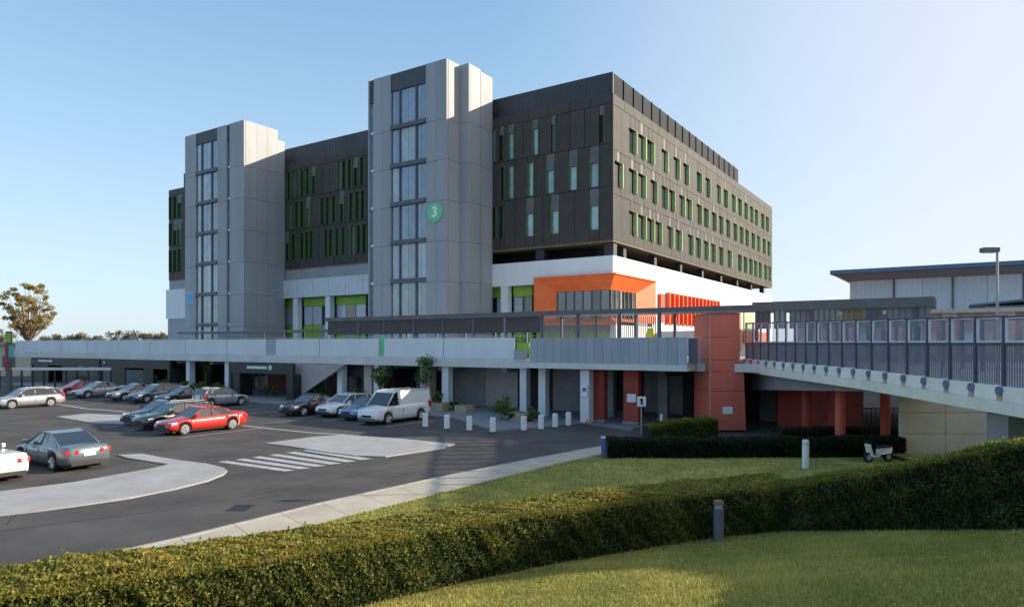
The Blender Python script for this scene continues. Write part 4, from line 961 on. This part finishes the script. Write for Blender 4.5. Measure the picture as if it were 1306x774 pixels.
        for dxh in ((-.05, .95) if kind != 'van' else (.9,)): link('door_handle', MB().box(dxh-.9+.2, dxh-.9+.36, s_*(hw*.985), s_*(hw+.015), .80, .83).mesh('door_handle', M['chrome'] if kind != 'van' else M['trim']), t)
        # door seams
        for dx_ in ((.95, -.1, -1.0) if kind != 'van' else (1.35, .35, -1.0)):
            link('door_seam', MB().box(dx_-.008, dx_+.008, s_*(hw*.99), s_*(hw+.004), .36, .86).mesh('door_seam', M['trim']), t)
        for xw in (xf, xr):
            ty = link('wheel', MB().cyl((xw, s_*(hw-.2) if s_ > 0 else -hw+.02, rw), rw, .2 if s_ > 0 else .2, 24, 'y').mesh('wheel', M['tyre'], smooth=False), t)
            yo = s_*(hw+.012) if s_ > 0 else -hw-.0
            y0r = hw-.03 if s_ > 0 else -hw-.012
            y0r = hw-.02 if s_ > 0 else -hw+.0
            rm = MB(); yy = (hw-.015) if s_ > 0 else (-hw-.005); rm.cyl((xw, yy, rw), rw*.68, .02, 20, 'y')
            link('rim', rm.mesh('rim', rim or M['rim']), t, ).parent = ty
            sp = MB()
            for q in range(5):
                an = q*2*math.pi/5+.3
                sp.tube((xw, s_*(hw+.008), rw), (xw+rw*.6*math.cos(an), s_*(hw+.008), rw+rw*.6*math.sin(an)), .03, .045, 4)
            sp2 = link('hub_recess', MB().cyl((xw, (hw+.002) if s_ > 0 else (-hw-.008), rw), rw*.56, .006, 20, 'y').mesh('hub_recess', M['hood']), ty)
            link('spoke', sp.mesh('spoke', rim or M['rim']), ty)
    if kind == 'hatch' or kind == 'wagon':
        for s_ in (1, -1): link('roof_rail', MB().box(-L/2+.8, L/2-2.3, s_*hw*.64, s_*hw*.68, Hh+.03, Hh+.06).mesh('roof_rail', M['grey_post']), t)
    return t
PAINT = {'red': paint('red', (0.55,0.022,0.015), .1), 'white': paint('white', (0.78,0.78,0.77), 0), 'silver': paint('silver', (0.42,0.43,0.45), .5),
 'grey': paint('grey', (0.17,0.20,0.22), .4), 'dark': paint('dark_green', (0.03,0.04,0.035), .3), 'black': paint('black', (0.02,0.02,0.022), .2),
 'maroon': paint('maroon', (0.06,0.02,0.04), .3), 'blue': paint('light_blue', (0.16,0.27,0.48), .3), 'champ': paint('champagne', (0.34,0.30,0.26), .4), 'vanw': paint('van_white', (0.80,0.79,0.77), 0)}
ANG_V = math.atan2(-math.cos(TH), math.sin(TH))   # facing -b (towards the road)
ang_front = TH - math.pi/2; ang_u = TH + math.pi
def place(o, a, b, ang, z=0.0): o.location = W(a, b, z); o.rotation_euler = (0, 0, ang)
GR = 'cars parked in the car park'
def car(a, b, ang, **k): 
    o = make_car(group=GR, **k); place(o, a, b, ang); return o
car(-36.7, 23.3, ang_front, L=4.9, kind='sedan', pm=PAINT['red'], label='bright red sedan parked beside the dark cars', wb=2.95)
car(-39.9, 23.6, ang_front, L=4.6, kind='hatch', Hh=1.5, pm=PAINT['dark'], label='dark green hatchback directly behind the red sedan')
car(-42.8, 24.4, ang_front, L=4.5, kind='sedan', pm=PAINT['black'], label='black sedan at the far side of the dark green hatchback')
car(-62.3, 24.6, ang_front, L=4.7, kind='hatch', Hh=1.5, pm=PAINT['silver'], label='silver wagon alone at the left edge of the car park')
g = car(0, 0, 0, L=4.75, kind='sedan', pm=PAINT['grey'], label='grey sedan seen from behind, nearest the curved island', wb=2.8)
e1 = Vector((CA, SA, 0)); e2 = Vector((-SA, CA, 0))
def place_rear(o, rx, ry, half): p = Vector((rx, ry, 0)) - e1*half; o.location = p; o.rotation_euler = (0, 0, ang_u)
place_rear(g, -16.75, 27.2, 2.37)
g = car(0, 0, 0, L=4.5, kind='convertible', pm=PAINT['white'], label='white open convertible cut by the left edge of the photo')
place_rear(g, -18.2, 24.6, 2.25)
make = car
car(-50.3, 33.6, ang_front+math.pi, L=4.2, kind='hatch', Hh=1.5, pm=PAINT['silver'], label='silver hatchback in front of the shrubs, left of the black portal')
car(-55.2, 33.4, ang_front, L=4.5, kind='sedan', pm=PAINT['dark'], label='dark sedan left of the silver hatchback in the back row')
car(-59.0, 33.2, ang_front, L=4.5, kind='hatch', Hh=1.5, pm=PAINT['grey'], label='slate hatchback between a silver sedan and a dark sedan in the back row')
car(-62.6, 33.2, ang_front, L=4.5, kind='sedan', pm=PAINT['champ'], label='champagne coloured sedan in the middle of the back row')
car(-68.6, 33.0, ang_front, L=4.6, kind='sedan', pm=PAINT['silver'], label='silver sedan at the left part of the back row')
car(-73.6, 33.4, ang_front, L=4.3, kind='sedan', pm=PAINT['red'], label='small dull red car at the far left of the back row')
V_ = car(-30.9, 33.2, ang_front, L=5.2, Wd=1.95, Hh=2.02, kind='van', pm=PAINT['vanw'], label='white delivery van at the right end of the row', wb=3.1, name='delivery_van')
car(-33.7, 33.6, ang_front, L=4.2, kind='sedan', Hh=1.42, pm=PAINT['blue'], label='light blue car tucked against the white van')
car(-36.5, 34.2, ang_front, L=4.4, kind='hatch', Hh=1.48, pm=PAINT['white'], label='white hatchback between the maroon and blue cars')
car(-39.2, 33.4, ang_front, L=4.6, kind='sedan', pm=PAINT['maroon'], label='very dark maroon car right of the black portal')
# scooter near the hedge
t = world_thing('motor_scooter', (15.1, 28.3, .15), 'small white motor scooter with a red tail by the dark hedge under the bridge', 'scooter')
t.rotation_euler = (0, 0, R(12)); t.scale = (.85,.85,.85)
for xw in (-.55, .55):
    wh = link('wheel', MB().cyl((xw, -.06, .24), .24, .12, 20, 'y').mesh('wheel', M['tyre']), t); link('rim', MB().cyl((xw, -.07, .24), .13, .14, 16, 'y').mesh('rim', M['rim']), wh)
link('body', MB().hull8([(.0,-.16,.36),(.62,-.18,.45),(.62,.18,.45),(.0,.16,.36),(-.02,-.13,.62),(.72,-.1,.72),(.72,.1,.72),(-.02,.13,.62)]).mesh('body', PAINT['white']), t)
link('floorboard', MB().box(-.42,.0,-.15,.15,.26,.34).mesh('floorboard', PAINT['white']), t)
link('front_shield', MB().hull8([(-.48,-.2,.3),(-.38,-.2,.3),(-.38,.2,.3),(-.48,.2,.3),(-.62,-.17,.9),(-.54,-.17,.9),(-.54,.17,.9),(-.62,.17,.9)]).mesh('front_shield', PAINT['white']), t)
link('seat', MB().box(.0,.68,-.13,.13,.73,.8).mesh('seat', M['trim']), t)
link('handlebar', MB().tube((-.58,-.3,1.0),(-.58,.3,1.0),.018,.018).mesh('handlebar', M['trim']), t)
link('tail_light', MB().box(.68,.74,-.08,.08,.62,.7).mesh('tail_light', M['lamp_red']), t)
# =================================================================== hedges
def hedge(name, path, width, heights, label, matn, n, leaf=.055, zf_=hill, sub=1, tiplit=True, seed=1):
    t = world_thing(name, (path[0][0], path[0][1], float(zf_(*path[0]))), label, 'hedge')
    ox = Vector(t.location)
    P = resample(path, 400); hh = np.interp(np.linspace(0,1,400), np.linspace(0,1,len(heights)), heights)
    d = np.gradient(P, axis=0); d /= np.linalg.norm(d, axis=1)[:,None]; nrm = np.c_[-d[:,1], d[:,0]]   # left side of travel = back
    nrm = np.array([np.convolve(np.pad(nrm[:,i],12,'edge'), np.ones(25)/25, 'valid') for i in (0,1)]).T
    # core
    cv = []; NS = 100; ii = np.linspace(0,399,NS).astype(int)
    for i in ii:
        z = float(zf_(P[i,0], P[i,1])); h = hh[i]
        for (o_, zz) in ((.10, -.1), (.10, h-.09), (width-.1, h-.09), (width-.1, -.1)):
            q = P[i]+nrm[i]*o_; cv.append((q[0]-ox.x, q[1]-ox.y, z+zz-ox.z))
    mb = MB(); mb.v = cv
    for i in range(NS-1):
        for j in range(3): a = i*4+j; mb.f.append((a, a+1, a+5, a+4))
    mb.f.append((0,1,2,3)); e = (NS-1)*4; mb.f.append((e+3,e+2,e+1,e))
    link('stem_mass', mb.mesh('stem_mass', mat('hedge_core', (0.012,0.016,0.008), .95)), t)
    u = rng.random(n)*398.99; i0 = u.astype(int); f = (u-i0)[:,None]
    C = P[i0]*(1-f)+P[i0+1]*f; Nn = nrm[i0]; Hn = hh[i0]
    per = np.array([1.0, width, 1.0]); face = rng.choice(3, n, p=[.46,.40,.14])
    s = rng.random(n); 
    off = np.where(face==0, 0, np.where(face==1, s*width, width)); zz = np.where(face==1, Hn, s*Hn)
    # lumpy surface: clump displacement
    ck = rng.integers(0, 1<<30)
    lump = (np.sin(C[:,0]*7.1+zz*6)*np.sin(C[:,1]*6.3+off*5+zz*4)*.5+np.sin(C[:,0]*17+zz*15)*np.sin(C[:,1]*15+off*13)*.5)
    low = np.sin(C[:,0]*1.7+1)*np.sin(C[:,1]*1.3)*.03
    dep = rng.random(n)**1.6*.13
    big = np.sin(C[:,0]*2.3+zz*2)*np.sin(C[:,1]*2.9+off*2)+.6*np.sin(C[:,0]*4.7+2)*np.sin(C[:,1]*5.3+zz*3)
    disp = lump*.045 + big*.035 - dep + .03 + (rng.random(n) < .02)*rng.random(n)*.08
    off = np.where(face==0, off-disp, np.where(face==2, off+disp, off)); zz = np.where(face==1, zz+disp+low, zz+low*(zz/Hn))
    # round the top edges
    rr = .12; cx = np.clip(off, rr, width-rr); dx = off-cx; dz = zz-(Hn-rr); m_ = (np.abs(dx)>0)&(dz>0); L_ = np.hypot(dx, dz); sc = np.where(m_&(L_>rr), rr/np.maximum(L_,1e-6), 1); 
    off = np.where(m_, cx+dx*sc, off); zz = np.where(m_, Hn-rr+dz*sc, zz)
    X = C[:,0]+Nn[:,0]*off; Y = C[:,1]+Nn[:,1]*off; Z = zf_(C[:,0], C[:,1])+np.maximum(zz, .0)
    tone = np.clip(.30+.10*big+.16*lump-dep*1.2+rng.normal(0,.12,n)+np.where(zz>Hn-.10, .30, 0)+np.where(zz>Hn*.6, .08, 0)+(rng.random(n)<.10)*.25, 0, 1)  # top leaves toned yellower: tinted tips plus painted sunlight
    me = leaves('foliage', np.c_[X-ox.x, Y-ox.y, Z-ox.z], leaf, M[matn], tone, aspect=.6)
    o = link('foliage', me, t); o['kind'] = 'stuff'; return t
hp = [(-11,3.0),(-8.6,5.4),(-6.3,6.9),(-4.1,8.2),(-2.3,9.9),(-.8,11.6),(.8,12.7),(2.6,13.5),(4.0,13.9),(5.0,14.0),(5.9,14.1)]
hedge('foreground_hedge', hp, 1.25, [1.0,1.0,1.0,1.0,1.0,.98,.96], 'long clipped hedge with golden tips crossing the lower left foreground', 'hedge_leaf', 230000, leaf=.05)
hedge('foreground_hedge', [(5.3,14.3),(6.1,13.1),(6.75,12.0),(7.4,10.9),(8.1,9.6),(9.2,8.0),(10.5,6.0),(12,3.5)], 1.3, [.97,1.08,1.25,1.4,1.7,2.2,2.6,2.8], 'taller clipped green hedge rising at the right with sunlit yellow toned into its top', 'green_hedge_leaf', 150000, leaf=.045)
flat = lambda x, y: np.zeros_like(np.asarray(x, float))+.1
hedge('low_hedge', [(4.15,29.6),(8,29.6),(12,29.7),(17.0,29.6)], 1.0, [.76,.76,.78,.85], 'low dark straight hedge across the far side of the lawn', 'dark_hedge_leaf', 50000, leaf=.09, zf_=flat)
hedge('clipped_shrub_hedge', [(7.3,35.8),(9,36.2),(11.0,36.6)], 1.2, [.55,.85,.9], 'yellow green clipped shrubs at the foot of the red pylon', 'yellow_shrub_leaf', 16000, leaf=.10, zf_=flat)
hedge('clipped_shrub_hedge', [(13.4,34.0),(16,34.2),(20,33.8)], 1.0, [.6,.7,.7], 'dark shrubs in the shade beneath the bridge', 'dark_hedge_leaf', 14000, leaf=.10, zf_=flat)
p = world_thing('edge_post', (3.95, 29.7, .1), 'short blue post at the left end of the low dark hedge', 'post')
link('shaft', MB().box(-.08,.08,-.08,.08,0,.85).mesh('shaft', mat('blue_post', (0.05,0.12,0.35), .5)), p); link('cap', MB().box(-.09,.09,-.09,.09,.85,.9).mesh('cap', M['white_paint']), p)
# grass blades: near lawn, then the strip and the far lawn with coarser tufts
def blades(n, gx, gy, h0, wk, keep, sd):
    r_ = np.random.default_rng(sd); gz_ = hill(gx, gy); hg = h0*(1+r_.random(n)); an = r_.random(n)*math.pi*2; wd = wk*(.6+.8*r_.random(n))
    lean = r_.normal(0, h0*.5, (n,2)); patch = np.sin(gx*1.3+.5*np.sin(gy*.9))*np.sin(gy*1.1+1)+.6*np.sin(gx*3.7+gy*2.1)*np.sin(gy*3.1-gx)
    hg *= 1+.25*patch
    A = np.c_[gx-np.cos(an)*wd, gy-np.sin(an)*wd, gz_-.005]; Bv = np.c_[gx+np.cos(an)*wd, gy+np.sin(an)*wd, gz_-.005]; Cc = np.c_[gx+lean[:,0], gy+lean[:,1], gz_+hg]
    tone = np.clip(.45+.22*patch+r_.normal(0,.2,n)+(r_.random(n)<.03)*.4, 0, 1)[keep]
    return np.stack([A,Bv,Cc],1)[keep].reshape(-1,3), np.repeat(tone,3)
n = 230000
gy = 4.0+rng.random(n)**.8*10.5; gx = (rng.random(n)*1.75-.75)*gy*.95
keep = gx > np.interp(gy, [2,7,10,12,14.5], [-9,-6.5,-2.4,.2,4.6])
V1, T1 = blades(n, gx, gy, .03, .009, keep, 5)
n = 150000
uu = rng.random(n)*(NT-30)+12; i0 = uu.astype(int); f_ = (uu-i0)[:,None]; E0 = T_[i0]*(1-f_)+T_[i0+1]*f_
tt = rng.random(n)**1.3*.62+.004; B0 = Bt[i0]; G = E0*(1-tt[:,None])+B0*tt[:,None]; gx, gy = G[:,0], G[:,1]
keep = gy > np.interp(gx, [-14,-6,-3,0,3,6,9,12,20], [4,7.5,10.5,13.2,14.8,15.2,11.5,9,5])
V2, T2 = blades(n, gx, gy, .035, .022, keep, 6)
V = np.r_[V1, V2]; go = link('grass', np_mesh('grass', V, np.arange(len(V)).reshape(-1,3), M['grass_blade'], np.r_[T1,T2])); tag(go, 'short grass blades over the lawns', 'grass', None, 'stuff')
# fallen leaves along the foot of the hedge
n = 500; hq = resample(hp[4:]+[(6.8,11.9),(7.5,10.8)], 300); k = rng.integers(0, 300, n); ox_ = np.abs(rng.normal(0,.5,n)); LX, LY = hq[k,0]+ox_*.55, hq[k,1]-ox_*.8
lm = leaves('leaf_litter', np.c_[LX, LY, hill(LX, LY)+.045], .05, M['autumn_leaf'], rng.random(n)*.5, aspect=.6); lo = link('leaf_litter', lm); tag(lo, 'scattered dry leaves on the grass at the foot of the hedge', 'fallen leaves', None, 'stuff')
# =================================================================== trees and plants
def blob_tree(name, loc, H_, crown, label, matn, n, leaf, cat='tree', group=None, seed=0, trunk_r=.2, spread=1.0, base=.35, clumps=26, csz=.16):
    rs = np.random.default_rng(seed+100); random.seed(seed)
    t = world_thing(name, loc, label, cat, group); tr = MB()
    top = Vector((0,0,H_*base)); tr.tube((0,0,-.1), top, trunk_r, trunk_r*.7, 8)
    cs = []
    for i in range(clumps):
        an = rs.random()*6.283; r_ = math.sqrt(rs.random())*crown*spread; z = H_*(base+(1-base)*(.12+.85*rs.random()))
        f = 1-abs((z/H_-base)/(1-base)-.5)*1.1; cs.append(Vector((r_*math.cos(an)*f, r_*math.sin(an)*f, z)))
    for c in cs:
        mid = top.lerp(c, .5)+Vector((0,0,-.06*H_)); tr.tube(top-Vector((0,0,rs.random()*.1*H_)), mid, trunk_r*.35, trunk_r*.2, 5); tr.tube(mid, c, trunk_r*.2, trunk_r*.06, 5)
    link('trunk', tr.mesh('trunk', M['trunk'], smooth=True), t)
    cc = np.array([tuple(c) for c in cs]); k = rs.integers(0, len(cs), n); g_ = rs.normal(0, 1, (n,3)); g_ /= np.linalg.norm(g_,axis=1)[:,None]; g_ *= (rs.random(n)**.5)[:,None]
    Pn = cc[k]+g_*np.array([csz*H_, csz*H_, csz*H_*.75])*(.55+.9*np.random.default_rng(seed).random(len(cs)))[k][:,None]; tone = np.clip(.5+g_[:,2]*.2+rs.normal(0,.2,n)+(k%5-2)*.06,0,1)
    link('crown', leaves('crown', Pn, leaf, M[matn], tone, aspect=.55), t); return t
D = 235; blob_tree('gum_tree', ((36-653)/F_*D, D, 0), 25.5, 9.2, 'tall yellow brown leafed tree rising behind the left end of the deck', 'autumn_leaf', 5500, .80, seed=3, trunk_r=.6, base=.3, clumps=70, csz=.052)
LB9 = ['hazy tree left of the tall yellow brown tree, at the edge of the photo','small hazy tree just right of the tall yellow brown tree','hazy round tree, second to the right of the tall yellow brown tree','hazy tree third to the right of the tall yellow brown tree','low hazy tree left of the gap in the horizon trees','low hazy tree right of the gap in the horizon trees','tallest of the hazy horizon trees, halfway to the left tower','hazy tree leaning against the tallest horizon tree on its right','second hazy tree right of the tallest horizon tree','third hazy tree right of the tallest horizon tree','flat hazy tree second from the left tower','small hazy tree nearest the left tower']
for i, (px, top_) in enumerate(((3,422),(62,430),(76,429),(90,428),(104,429),(122,428),(147,423),(158,424),(170,427),(182,428),(194,428),(206,427))):
    D = 250+(i*37)%40; H_ = 5+(439-top_)*D/F_+.4
    blob_tree('distant_tree', ((px-653)/F_*D, D, 0), H_, 3.6, LB9[i], 'far_leaf', 1300, .7, group='distant trees above the parapet', seed=20+i, base=.25, clumps=12, csz=.2)
for i, (px, b, H_, lab) in enumerate(((197,DBL+2,3.1,'leafy green young tree under the deck right of the long shopfront'),(212,DBL+2.5,3.2,'green tree with red trunk under the deck left of the white column'),(262,DBL+1.6,3.2,'green tree between the two white columns left of the portal'),(330,DBL+1.5,2.7,'green plants seen through the black portal'),(484,DBL-.6,3.3,'slender young tree behind the blue car under the deck'),(543,DBL-.4,3.9,'young yellow green tree right of the van, reaching the parapet'))):
    a = _solve((px-653)/F_, b); blob_tree('courtyard_tree', W(a, b, .1), H_, .7, lab, 'shrub_leaf', 900, .19, seed=40+i, trunk_r=.07, base=.45, clumps=10, csz=.14)
def shrub(px, b, H_, rad, lab, planter=None, matn='shrub_leaf', grp=None, z=.1):
    a = _solve((px-653)/F_, b); loc = W(a, b, z)
    if planter:
        w_, h_ = planter; t = frame_thing('planter_box', a, b, z, 'tan planter box '+lab[1], 'planter'); m_ = M['planter']
        part(t, 'box', MB().box(a-w_/2, a+w_/2, b-.45, b-.40, z, z+h_).box(a-w_/2, a+w_/2, b+.40, b+.45, z, z+h_).box(a-w_/2, a-w_/2+.05, b-.399, b+.399, z, z+h_).box(a+w_/2-.05, a+w_/2, b-.399, b+.399, z, z+h_), m_); part(t, 'soil', MB().box(a-w_/2+.06, a+w_/2-.06, b-.39, b+.39, z+.05, z+h_-.06), M['soil'])
        loc = W(a, b, z+h_-.08)
    if H_ > 0: blob_tree('shrub', loc, H_, rad, lab[0], matn, 900, .13, cat='shrub', seed=int(px), trunk_r=.03, base=.15, clumps=12, csz=.22)
shrub(556, DBL-1.2, .95, .6, ('dark green shrub in the planter beside the pier right of the van','holding a dark shrub right of the van'), (2.0,.55))
shrub(578, DBL-1.4, .75, .45, ('small round shrub left of the second planter',None))
shrub(592, DBL-1.4, .0, .4, ('',  'without a visible plant, second from the van'), (1.1,.5))
shrub(640, DB-1.2, 1.5, .9, ('spiky green shrub bed near the middle columns',None))
shrub(652, DB-1.3, .7, .8, ('low leafy shrub at the right of the spiky shrub bed',None))
shrub(664, DB-1.3, .0, .4, ('', 'between the two middle shrubs'), (1.1,.55))
shrub(679, DB-1.1, .8, .5, ('round dark shrub against the grey column',None))
for px, lab in ((236,'low green shrub at the foot of the left white column'),(255,'green shrub behind the silver hatchback'),(275,'green shrub just left of the black portal'),(100,'green shrub before the far left shopfront'),(206,'leafy shrub behind the dark sedan'),(345,'green shrub inside the black portal'),(410,'dark green shrub behind the maroon car'),(455,'green shrub behind the blue car')):
    shrub(px, DBL-.9 if px < 300 else DBL+.6, 1.1, .9, (lab, None))
# =================================================================== neighbouring buildings
SB = 88.3; a0 = _solve((1083-653)/F_, SB); a1 = a0+62
zsh = 5+94*80/F_
SH = frame_thing('shed_building', a0, SB, 0, 'long pale blue metal clad hall with a dark blue oversailing roof at the right', 'building')
xb = [_solve((p-653)/F_, SB) for p in (1083,1140,1215,1306)]+[a1-8, a1]
for x0, x1 in zip(xb[:-1], xb[1:]):
    for u0, u1 in split_range(x0, x1, 5.2): piece(SH, 'wall_panel', M['shed'], u0+(.08 if u0 == x0 else .015), u1-.015, SB, SB+.3, 3, 12.55)
    piece(SH, 'downpipe', M['hood'], x1-.1, x1+.1, SB-.15, SB-.01, 3, 12.5)
part(SH, 'wall_core', MB().box(a0+.1, a1, SB+.32, SB+40, 0, 12.5), M['shed'])
rf = MB().hull8([(a0-1.6,SB-3,12.95),(a1,SB-3,12.95),(a1,SB+41,14.0),(a0-1.6,SB+41,14.0),(a0-1.6,SB-3,13.4),(a1,SB-3,13.4),(a1,SB+41,14.6),(a0-1.6,SB+41,14.45)])
part(SH, 'roof', rf, M['shed_roof'])
part(SH, 'soffit', MB().hull8([(a0,SB-.1,12.3),(a1,SB-.1,12.3),(a1,SB+40,12.3),(a0,SB+40,12.3),(a0-1.4,SB-2.6,12.93),(a1,SB-2.6,12.88),(a1,SB+40.5,13.6),(a0-1.4,SB+40.5,13.6)]), M['pink_wall'])
# lower blue roof
LB = frame_thing('low_roof_building', _solve((1240-653)/F_, 60), 60, 0, 'low building with a sloping blue roof edge behind the bridge fence', 'building')
al_, ar_ = _solve((1236-653)/F_, 60), _solve((1236-653)/F_, 60)+26
part(LB, 'wall', MB().box(al_+1, ar_, 61, 70, 3, 7.8), M['shed']); part(LB, 'roof', MB().hull8([(al_,59,7.75),(ar_,59,9.8),(ar_,72,9.8),(al_,72,7.75),(al_,59,7.85),(ar_,59,10.2),(ar_,72,10.2),(al_,72,7.85)]), M['shed_roof'])
# pink brick building seen through the panes
PKB = frame_thing('brick_building', 0, 52, 0, 'pinkish brick building with white framed windows seen through the bridge fence', 'building')
ap0 = _solve((1012-653)/F_, 52); ap1 = ap0+42
part(PKB, 'wall', MB().box(ap0, ap1, 52.3, 60, 3.9, 7.0), M['redbrick'])
for x0, x1 in split_range(ap0, ap1, 3.0):
    piece(PKB, 'brick_pier', M['redbrick'], x0, x0+.8, 52.0, 52.29, 3.9, 7.0)
    fr_ = piece(PKB, 'window', M['pink_wall'], x0+1.1, x1-.3, 52.15, 52.29, 4.2, 5.9); 
    for q in range(2): piece(PKB, 'pane', M['redbrick'] if q else M['glass_blind'], x0+1.2+q*.8, x0+1.9+q*.8, 52.1, 52.14, 4.4, 5.7)
part(PKB, 'parapet', MB().box(ap0-.2, ap1, 51.8, 52.3, 7.0, 7.25), M['beige'])
# street light on the far side of the bridge
lx, ly = (1272-653)/F_*24.5, 24.5
SLt = world_thing('street_light', (lx, ly, 3.6), 'tall slim street light with a flat head rising behind the bridge fence', 'street light')
link('pole', MB().cyl((0,0,0), .055, 4.75, 12, r2=.04).mesh('pole', mat('pinkish_galvanised', (0.38,0.33,0.36), .5, metal=.2)), SLt)
link('arm', MB().tube((0,0,4.72),(-.3,0,4.8),.03,.03).mesh('arm', M['grey_post']), SLt)
hd = link('lamp_head', MB().box(-.55,-.0,-.14,.14,4.68,4.84).mesh('lamp_head', M['hood']), SLt); link('lens', MB().box(-.5,-.1,-.1,.1,4.66,4.679).mesh('lens', M['glass_blind']), hd)
# far left: beige building, dark railing, tall sign
LF = world_thing('beige_building', (-83, 108, 0), 'low beige building beyond the left end of the deck', 'building')
link('wall', MB().box(-28, 9, 0, 8, 0, 4.9).mesh('wall', M['beige']), LF); link('roof', MB().box(-28.5, 9.5, -.6, 8.4, 4.9, 5.3).mesh('roof', M['pink_wall']), LF)
for k in range(9): link('window', MB().box(-26+k*3.6, -24+k*3.6, -.06, -.01, 1.2, 3.2).mesh('window', M['glass_shop']), LF)
dz = 74; pylo = world_thing('totem_sign', ((12-653)/F_*dz, dz, 0), 'slim multicoloured totem sign at the far left', 'sign')
link('post', MB().box(-.3,.2,-.15,.15,0,6.4).mesh('post', M['hood']), pylo); link('teal_panel', MB().box(.05,.5,-.2,-.151,3.6,4.9).mesh('teal_panel', M['teal']), pylo); link('green_panel', MB().box(-.3,.3,-.2,-.151,5.2,6.2).mesh('green_panel', M['lime']), pylo); link('red_panel', MB().box(-.33,.0,-.2,-.151,2.2,5.1).mesh('red_panel', M['red_wall']), pylo)
fe = world_thing('metal_fence', (-58, 74, 0), 'dark post and rail fence at the far left of the car park', 'fence')
for k in range(24): link('post', MB().box(-13+k*1.2, -12.85+k*1.2, 0, .12, 0, 2.2).mesh('post', M['trim']), fe)
link('rail', MB().box(-13, 14.7, .02, .1, 2.2, 2.5).mesh('rail', M['concrete_lip']), fe)

# unseen block added on the right to shade the road, lawn and bridge
AX = world_thing('added_shadow_block', (42.6, 16.0, 0), 'unseen four storey brick block added right of the bridge to shade the lawn', 'building')
AX.rotation_euler = (0, 0, -math.atan2(5.0, 29.5)); LBk = 29.9
link('wall', MB().box(0, 22, 0, LBk, -.5, 15.6).mesh('wall', M['redbrick']), AX)
link('roof', MB().box(-.4, 22.4, -.4, LBk+.4, 15.61, 16.0).mesh('roof', M['concrete_dk']), AX)
for f_ in range(4):
    link('floor_band', MB().box(-.06, -.01, 0, LBk, 3.4+f_*3.9, 3.7+f_*3.9).mesh('floor_band', M['concrete_lip']), AX)
    for k in range(9): link('window', MB().box(-.05, -.02, 1.2+k*3.25, 3.2+k*3.25, 1.1+f_*3.9, 2.9+f_*3.9).mesh('window', M['glass_dark']), AX)
